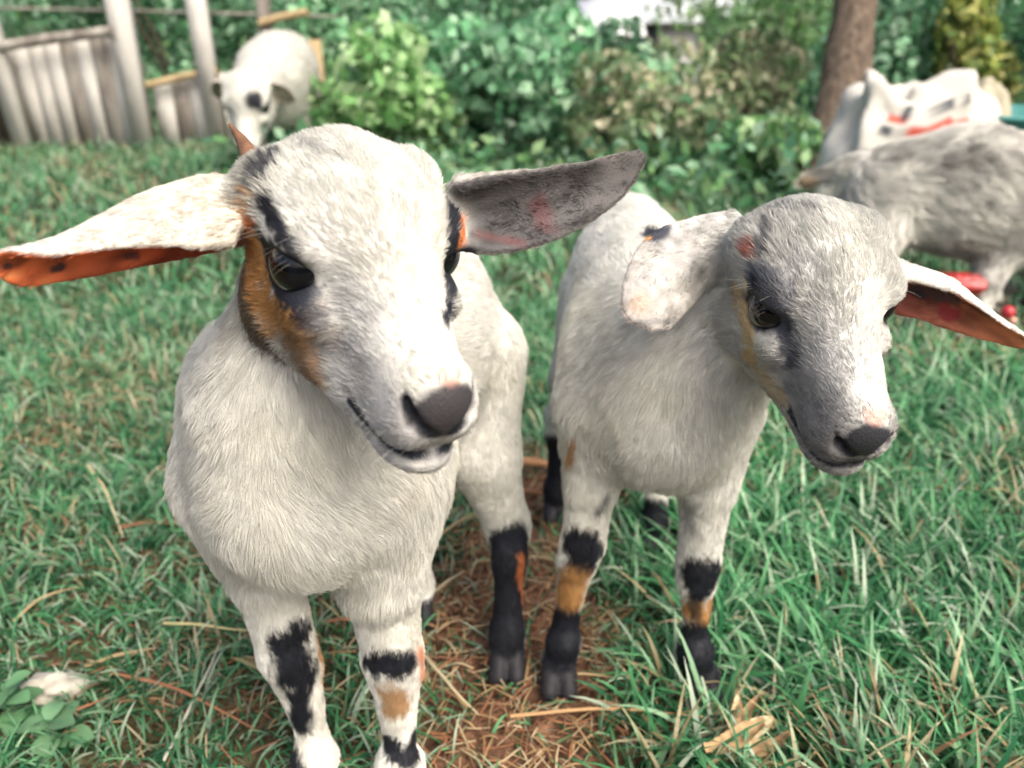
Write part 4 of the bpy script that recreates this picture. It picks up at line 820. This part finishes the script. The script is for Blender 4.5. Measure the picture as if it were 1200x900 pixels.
for sgn in (-1, 1):
    a = math.atan2(.95, 1.8); c = np.array([hx + .2, hy + 1.5 + sgn * .9, zt + .18]); R_ = np.array([[1, 0, 0], [0, math.cos(-sgn * a), -math.sin(-sgn * a)], [0, math.sin(-sgn * a), math.cos(-sgn * a)]])
    V_, Q_ = box(c, (2.3, 1.08, .03), R_=R_); np_mesh('roof', V_, Q_, m_roof, root, smooth=False)
for wx in (-1.0, .7):
    V_, Q_ = box((hx + .2 + wx, hy - .02, zt - .75), (.35, .04, .35)); wo = np_mesh('window', V_, Q_, m_dark, root, smooth=False)
    V_, Q_ = box((hx + .2 + wx, hy - .065, zt - 1.13), (.42, .05, .04)); f = np_mesh('sill', V_, Q_, m_wall, wo, origin=np.array([hx, hy, hz]), smooth=False)
sx_ = (716 - 600) / F_PX * 15.; root = empty('shed', (sx_, 16., float(ground_z(sx_, 16)))); tag(root, 'small shed with a bright white roof in front of the far house', 'shed'); z0 = float(ground_z(sx_, 16.)); zr = CAM_H - .28
V_, Q_ = box((sx_, 16.6, (z0 + zr) / 2), (.5, .5, (zr - z0) / 2)); np_mesh('wall', V_, Q_, m_wall, root, smooth=False)
V_, Q_ = box((sx_, 16.5, zr + .13), (.58, .72, .025), R_=np.array([[1, 0, 0], [0, math.cos(.42), -math.sin(.42)], [0, math.sin(.42), math.cos(.42)]])); np_mesh('roof', V_, Q_, m_bright, root, smooth=False)

# ---------------------------------------------------------------- board fence at left
def _wood(t, b): noise_col(9, [(.28, (.07, .055, .045)), (.5, (.26, .24, .21)), (.72, (.46, .45, .41))], stretch=(1.2, 1.2, .35), bump=.5, bscale=30)(t, b)
def _wood2(t, b): noise_col(7, [(.25, (.30, .28, .24)), (.5, (.52, .51, .47)), (.75, (.68, .67, .62))], stretch=(1.2, 1.2, .3), bump=.4, bscale=30)(t, b)
m_wood, m_wood2 = mat('weathered_wood', .9, .15, build=_wood), mat('pale_weathered_wood', .9, .15, build=_wood2)
m_wshade = mat('shaded_weathered_wood', .9, .15, build=noise_col(9, [(.3, (.03, .025, .02)), (.7, (.12, .10, .08))], stretch=(1, 1, .3), bump=.5))  # wood with the shade of a post's side put into its colour
m_wtan = mat('tan_wood', .85, .2, build=noise_col(9, [(.3, (.26, .19, .10)), (.7, (.48, .38, .22))], stretch=(1, 1, .3), bump=.4))
FY = 3.45
def FX(px_, Y=FY): return (px_ - 600) / F_PX * (Y * math.cos(TH) + .16)
def FZ(py_, Y=FY): return CAM_H - Y * math.tan(TH + math.atan((py_ - 450) / F_PX))
def board(name, root, x0, x1, zb, zt0, zt1, y, th, m, lean=0.):
    D, Q_ = box((0, 0, 0), (1, 1, 1)); V_ = np.array([(x0 if d[0] < 0 else x1, y + d[1] * th, zb if d[2] < 0 else (zt0 if d[0] < 0 else zt1)) for d in D], float); V_[:, 0] += lean * (V_[:, 2] - zb)
    return np_mesh(name, V_, Q_, m, root, smooth=False)
root = empty('board_fence', (FX(100), FY, 0)); tag(root, 'weathered grey board fence with tall posts at the top left', 'fence')
n = 7
for i in range(n):
    a, b = 33 + i * 126 / n, 33 + (i + 1) * 126 / n - .5; tp = lambda p_: FZ(52 - (p_ - 33) * .13 + RNG.uniform(-1, 1))
    board('board', root, FX(a), FX(b), -.03, tp(a), tp(b), FY + RNG.uniform(-.003, .003), .012, [m_wood2, m_wood2, m_wood2, m_wood, m_wood2, m_wood, m_wood2][i])
for i in range(4):
    a, b = 180 + i * 21, 180 + (i + 1) * 21 - .5; board('board', root, FX(a), FX(b), -.03, FZ(102 - i * 4), FZ(98 - i * 4), FY + .05 + RNG.uniform(-.006, .006), .012, [m_wood2, m_wood, m_wood2, m_wood2][i])
for i in range(5):
    a, b = -75 + i * 20, -75 + (i + 1) * 20 - 1.; board('board', root, FX(a), FX(b), -.03, FZ(60 - i), FZ(60 - i), FY + .04 + RNG.uniform(-.006, .006), .012, m_wood2 if i % 2 else m_wood)
for (a, b, t_, y_, m_, ln) in [(20, 38, -140, -.05, m_wood2, -.06), (4, 19, -140, -.03, m_wshade, -.06), (156, 178, -120, -.04, m_wood2, 0), (243, 262, -120, .0, m_wood2, -.02), (309, 321, -120, .1, m_wood, 0), (360, 375, 48, .12, m_wtan, .0)]:  # second entry is the first post's shadow side, added as a dark strip
    board('post', root, FX(a), FX(b), -.03, FZ(t_), FZ(t_), FY + y_, .03, m_, ln)
def rail(p, q, th, m_, y_): 
    a = np.array([FX(p[0]), FY + y_, FZ(p[1])]); b = np.array([FX(q[0]), FY + y_, FZ(q[1])]); V_, Q_ = tube([a, (a + b) / 2 + [0, 0, .004], b], th, 6); np_mesh('rail', V_, Q_, m_, root)
rail((30, 54), (160, 36), .022, m_wood, -.075); rail((178, 100), (262, 82), .016, m_wtan, .0); rail((312, 28), (368, 14), .018, m_wtan, .06); rail((-60, 8), (400, 20), .006, m_wood, .09)

# ---------------------------------------------------------------- sacks and rubbish at right
m_sack = mat('woven_sack', .7, .25, build=use_col); m_plast = mat('plastic', .3, .5, build=use_col)
def sackobj(name, c, r, seed, colf, label, cat, crease=.22, peak=None, mat_=None, grp=None):
    nu, nv = 46, 60; u = np.linspace(.001, math.pi - .001, nu); v = np.linspace(0, 2 * math.pi, nv + 1)[:-1]; U, W_ = np.meshgrid(u, v, indexing='ij')
    sp = lambda a, e: np.sign(a) * np.abs(a) ** e
    D = np.stack([sp(np.sin(U), .8) * sp(np.cos(W_), .7), sp(np.sin(U), .8) * sp(np.sin(W_), .7), sp(np.cos(U), .8)], -1).reshape(-1, 3)
    k = fbm(D + seed, .7)[:, None]; kk = np.abs(N1(D * [1, 1, .5] + seed, .3))[:, None]
    Dd = D * (1 + crease * k - crease * .5 * kk)
    if peak is not None: Dd[:, 2] += peak[1] * np.exp(-((D[:, 0] - peak[0]) / .28) ** 2) * np.clip(D[:, 2], 0, 1)
    V_ = Dd * np.array(r) + np.array(c); V_[:, 2] = np.maximum(V_[:, 2], .0)
    Q_ = np.array([(i * nv + j, i * nv + (j + 1) % nv, (i + 1) * nv + (j + 1) % nv, (i + 1) * nv + j)[::-1] for i in range(nu - 1) for j in range(nv)])
    o = np_mesh(name, V_, Q_, mat_ or m_sack, col=colf(D, V_), origin=np.array([c[0], c[1], 0.])); tag(o, label, cat, grp); return o
def scol(D, V_):
    c = np.tile([.50, .49, .44], (len(D), 1)) * (1 + .12 * fbm(V_, .03)[:, None]); x, z, f = D[:, 0], D[:, 2], D[:, 1] < 0
    red = f & (np.abs(z - .44 - .03 * np.sin(x * 6)) < .07) & (x > -.25) & (x < .75) & (N1(V_, .02) > -.45); c[red] = (.52, .09, .06)
    red = f & (np.abs(z - .62) < .10) & (np.abs(x + .42) < .13); c[red] = (.42, .10, .07)
    for a, b, h0, h1 in [(-.3, -.22, .58, .80), (-.16, -.07, .60, .84), (0, .07, .58, .80), (.14, .2, .62, .82), (-.52, -.45, .30, .5), (-.62, -.55, .35, .5), (.3, .4, .64, .8)]:
        q = f & (x > a) & (x < b) & (z > h0) & (z < h1); c[q] = (.07, .08, .09)
    return np.clip(c, .02, .8)
sp = P(1062, 145, 2.05); sackobj('sack', (sp[0], sp[1], .17), (.19, .12, .185), 3., scol, 'white woven sack with red and black print behind the grey goat', 'sack', crease=.6, peak=(-.7, .22))
sp = P(1142, 150, 2.2); sackobj('sack', (sp[0], sp[1], .17), (.075, .09, .175), 9., lambda D, V_: np.where((D[:, :1] > .72), np.array([[.06, .12, .22]]), np.array([[.36, .33, .24]])) * (1 + .15 * fbm(V_, .03)[:, None]), 'beige sack with a blue edge right of the white sack', 'sack')
# teal basin
bc = np.array([FX(1192, 2.1), 2.15, 0.]); root = empty('basin', tuple(bc)); tag(root, 'teal plastic basin at the right edge beside the beige sack', 'basin')
prof = [(.10, 0.), (.11, .02), (.13, .10), (.145, .20), (.150, .27), (.158, .275), (.158, .285), (.146, .285), (.138, .20), (.122, .10), (.10, .03), (.0, .028)]; nn = 36
V_ = np.array([(bc[0] + r * math.cos(a), bc[1] + r * math.sin(a), z) for r, z in prof for a in np.linspace(0, 2 * math.pi, nn + 1)[:-1]]); Q_ = np.array([(i * nn + j, i * nn + (j + 1) % nn, (i + 1) * nn + (j + 1) % nn, (i + 1) * nn + j) for i in range(len(prof) - 1) for j in range(nn)])
np_mesh('bowl', V_, Q_, m_plast, root, np.tile((.05, .22, .20), (len(V_), 1)))
a = np.linspace(0, 2 * math.pi, 37); V_, Q_ = tube(bc + np.stack([.156 * np.cos(a), .156 * np.sin(a), .28 + 0 * a], -1), .006, 8); np_mesh('rim', V_, Q_, m_plast, root, np.tile((.08, .30, .27), (len(V_), 1)))
redf = lambda D, V_: np.array([.33, .03, .03]) * (1 + .25 * fbm(V_, .01)[:, None])
q = P(1126, 330, 1.33); sackobj('plastic_bag', (q[0], q[1], max(q[2] - .004, .02)), (.040, .026, .020), 21., redf, 'crumpled red plastic bag hanging by the leg of the grey goat', 'plastic bag', .35, mat_=m_plast, grp='red plastic bags')
q = G(1082, 384); sackobj('plastic_bag', (q[0], q[1], .022), (.066, .03, .020), 33., redf, 'flattened red plastic bag on the grass under the ear of the second kid', 'plastic bag', .4, mat_=m_plast, grp='red plastic bags')
# dark litter with a red fruit under the grey goat
q0 = G(1195, 405); n = 420; x = q0[0] + RNG.normal(0, .10, n); y = q0[1] + RNG.normal(0, .07, n) + .04; p = np.stack([x, y, np.abs(RNG.normal(.02, .03, n))], -1)
a = nrm(RNG.normal(size=(n, 3)) + [0, -.5, 1]); t_ = nrm(np.cross(a, RNG.normal(size=(n, 3)))); b = np.cross(a, t_); L_ = RNG.uniform(.008, .022, (n, 1)); V_ = np.stack([p - t_ * L_, p - b * L_ * .5, p + t_ * L_ + a * L_ * .3, p + b * L_ * .5], 1).reshape(-1, 3); i = np.arange(n) * 4
pal = np.array([(.03, .03, .025), (.08, .05, .04), (.20, .16, .12), (.05, .09, .05), (.03, .03, .03)]); o = np_mesh('leaf_litter', V_, np.stack([i, i + 1, i + 2, i + 3], -1), m_leaf, col=np.repeat(pal[RNG.choice(5, n)], 4, 0), smooth=False); tag(o, 'dark leaf litter heaped under the grey goat at the right edge', 'leaf litter', kind='stuff')
for (px_, py_, r, c, lab) in [(1181, 366, .0105, (.42, .03, .04), 'dark red round fruit on the leaf litter under the grey goat'), (1186, 376, .007, (.50, .28, .20), 'small pinkish fruit just below the dark red fruit')]:
    q = P(px_, py_, 1.25); V_, Q_ = blob(q, np.array([r] * 3), .1, .8, 14, 18); o = np_mesh('fruit', V_, Q_, m_plast, col=np.tile(c, (len(V_), 1)), origin=q); tag(o, lab, 'fruit')
# brown leaf behind the kids, red earth mound by the white goat
q = G(628, 302); V_, Q_ = strip(q + [-.05, 0, .03], (1, .1, .1), .11, .03, .8, .5, seed=4); o = np_mesh('dry_leaf', V_, Q_, m_dry, col=np.tile((.34, .14, .06), (len(V_), 1)) * (1 + .4 * N1(V_, .01)[:, None]), origin=q); tag(o, 'reddish brown dry leaf on the grass between the two kids', 'dry leaf')
q = G(398, 158); V_, Q_ = blob(np.array([q[0], q[1], .02]), np.array([.17, .12, .14]), .4, .7); o = np_mesh('earth_mound', V_, Q_, m_dry, col=np.tile((.26, .11, .05), (len(V_), 1)) * (1 + .4 * fbm(V_, .03)[:, None]), origin=np.array([q[0], q[1], 0])); tag(o, kind='structure')

# ---------------------------------------------------------------- the two goats behind
c3 = P(322, 128, 2.5); bd = nrm(A(-.12, .98, 0)); zc = c3[2]
hd3 = P(290, 130, 2.22); f3, u3 = (-.05, -.70, -.70), (0, -.7, .7); R3 = frame(f3, u3); s3 = .0165; t3 = hd3 - R3 @ (A(0, 6.5, 0) * s3)
gb = lambda k_, z: A(c3[0], c3[1], 0) + bd * k_ + A(0, 0, z)
sd3 = np.cross(bd, [0, 0, 1.])
def stand(base, z0, r, tg='leg'): return leg([base + A(0, 0, z0), base + A(0, .01, z0 * .55), base + A(0, 0, z0 * .48), base + A(0, .005, .05), base + A(0, -.01, .008)], [r * 2.1, r * 1.3, r * 1.35, r, r * 1.35], .02)
body3 = trunk([gb(0, .30), gb(.2, .31), gb(.42, .33)], [.105, .115, .10], [.125, .135, .12], k=.04)
body3 += [cone(t3 + R3 @ (A(0, 1.5, -.8) * s3), gb(0, .34), .055, .09, .05, tag_='trunk'), cone(gb(.5, .40), gb(.56, .33), .018, .010, .02, tag_='trunk')]
for k_, sg in ((.02, 1), (.02, -1), (.40, 1), (.40, -1)): body3 += stand(gb(k_, 0) + sd3 * sg * .07, .24, .017)
def ear_simple(W, sx, s, drop, L_=1.): return dict(sec=[(W(sx * 3.2, 2.6, 2.0), 2.0 * s, .9, (0, -.9, -.4), .003 * s / .012), (W(sx * (3.2 + 2.3 * L_), 2.4, 1.6 - drop * L_), 2.3 * s, .8, (0, -.9, -.4), .0025 * s / .012), (W(sx * (3.2 + 5.3 * L_), 2.2, .8 - 2 * drop * L_), 1.9 * s, .6, (0, -.9, -.4), .0022 * s / .012), (W(sx * (3.2 + 7.8 * L_), 2, -.5 - 3 * drop * L_), .8 * s, .4, (0, -.9, -.4), .002 * s / .012)], outer=[(.75, .7, .6), (.7, .66, .58)], inner=[(.5, .42, .34), (.5, .42, .34)], bare=.6)
W3 = lambda x, y, z: t3 + s3 * (R3 @ A(x, y, z))
goat3 = dict(h=.005, fwd=f3, up=u3, t=t3, s=s3, body=body3, ears=[ear_simple(W3, 1, s3, 2.2, .38), ear_simple(W3, -1, s3, 2.2, .38)], mz=(0, 1, 0), base=WHITE * .72, base2=CREAM * 1.1, mottle=.3, len=[.012, .018, .01, .006], dens=[1.2e5, 1.0e5, 1e5, 1e5],
             marks=[((297, 117), (299, 119), 9, BLACK, 5, 1), ((286, 60), (292, 70), 5, CREAM, 4, .0), ((309, 150), (311, 152), 7, SLATE, 4, .8)], seed=6, origin=(c3[0], c3[1], 0), hoofz=.035, lashes=False, fur=dict(rad=.0004, cs=.02, K=4),
             label='white goat with a black eye patch standing by the board fence')
build_goat(goat3)
r4 = P(1040, 232, 1.38); e4 = P(1250, 235, 1.36); z4 = .225
body4 = trunk([(r4[0], r4[1], .235), (r4[0] + .12, r4[1] - .01, .24), (e4[0] - .03, e4[1], .225), (e4[0] + .06, e4[1], .23)], [.070, .085, .085, .07], [.08, .098, .098, .085], k=.03)
t4 = A(e4[0] + .24, e4[1] - .02, .34); f4, u4 = (.75, -.35, -.55), (.5, -.1, .85); R4 = frame(f4, u4); s4 = .0135; W4 = lambda x, y, z: t4 + s4 * (R4 @ A(x, y, z))
body4 += [cone((r4[0] - .055, r4[1], .285), P(948, 212, 1.41), .014, .010, .02, flow=(-1, 0, -.3), tag_='trunk'), cone((e4[0] + .03, e4[1], .26), W4(0, 1.5, -.8), .075, .05, .04, tag_='trunk')]
for b_, z_, r_ in ((G(1138, 402), .2, .0125), (G(1160, 392), .2, .0125), (G(975, 405), .2, .0125), (G(985, 390), .2, .0125)):
    tp = A(1.36 * (1172 - 600) / F_PX, b_[1] + .06, .19) if b_[0] > .7 else A(r4[0] - .03, b_[1] + .02, .2)
    body4 += [cone((r4[0] - .01 if b_[0] < .7 else tp[0] + .03, r4[1] - (.03 if b_[1] < 1.3 else -.03), .2), b_ * .45 + tp * .55, .05, .024, .03, tag_='leg')] + leg([b_ * .45 + tp * .55, b_ * .7 + tp * .3, b_ + A(0, .01, .05), b_ + A(0, 0, .008)], [.024, .015, .0115, .017], .012)
goat4 = dict(h=.0035, fwd=f4, up=u4, t=t4, s=s4, body=body4, ears=[ear_simple(W4, 1, s4, .8), ear_simple(W4, -1, s4, .8)], base=A(.70, .69, .63), base2=A(.24, .235, .21), mottle=1.1, mz=(0, 1, 0), len=[.01, .030, .012, .006], dens=[2e5, 2.2e5, 2e5, 1e5],
             marks=[((948, 212), (958, 214), 8, (.55, .42, .28), 5, 1), ((1136, 395), (1150, 385), 14, (.24, .15, .08), 5, 1), ((1180, 250), (1165, 330), 20, (.48, .47, .43), 12, .7), ((1020, 180), (1060, 172), 5, (.08, .08, .08), 8, .5), ((1070, 285), (1130, 295), 14, (.14, .15, .14), 12, .5)],
             seed=7, origin=(r4[0] + .1, r4[1], 0), hoofz=.03, lashes=False, fur=dict(rad=.00035, cs=.022, K=4, lift=.3, clump=.7), label='shaggy mottled grey goat seen from the side at the right edge')
build_goat(goat4)
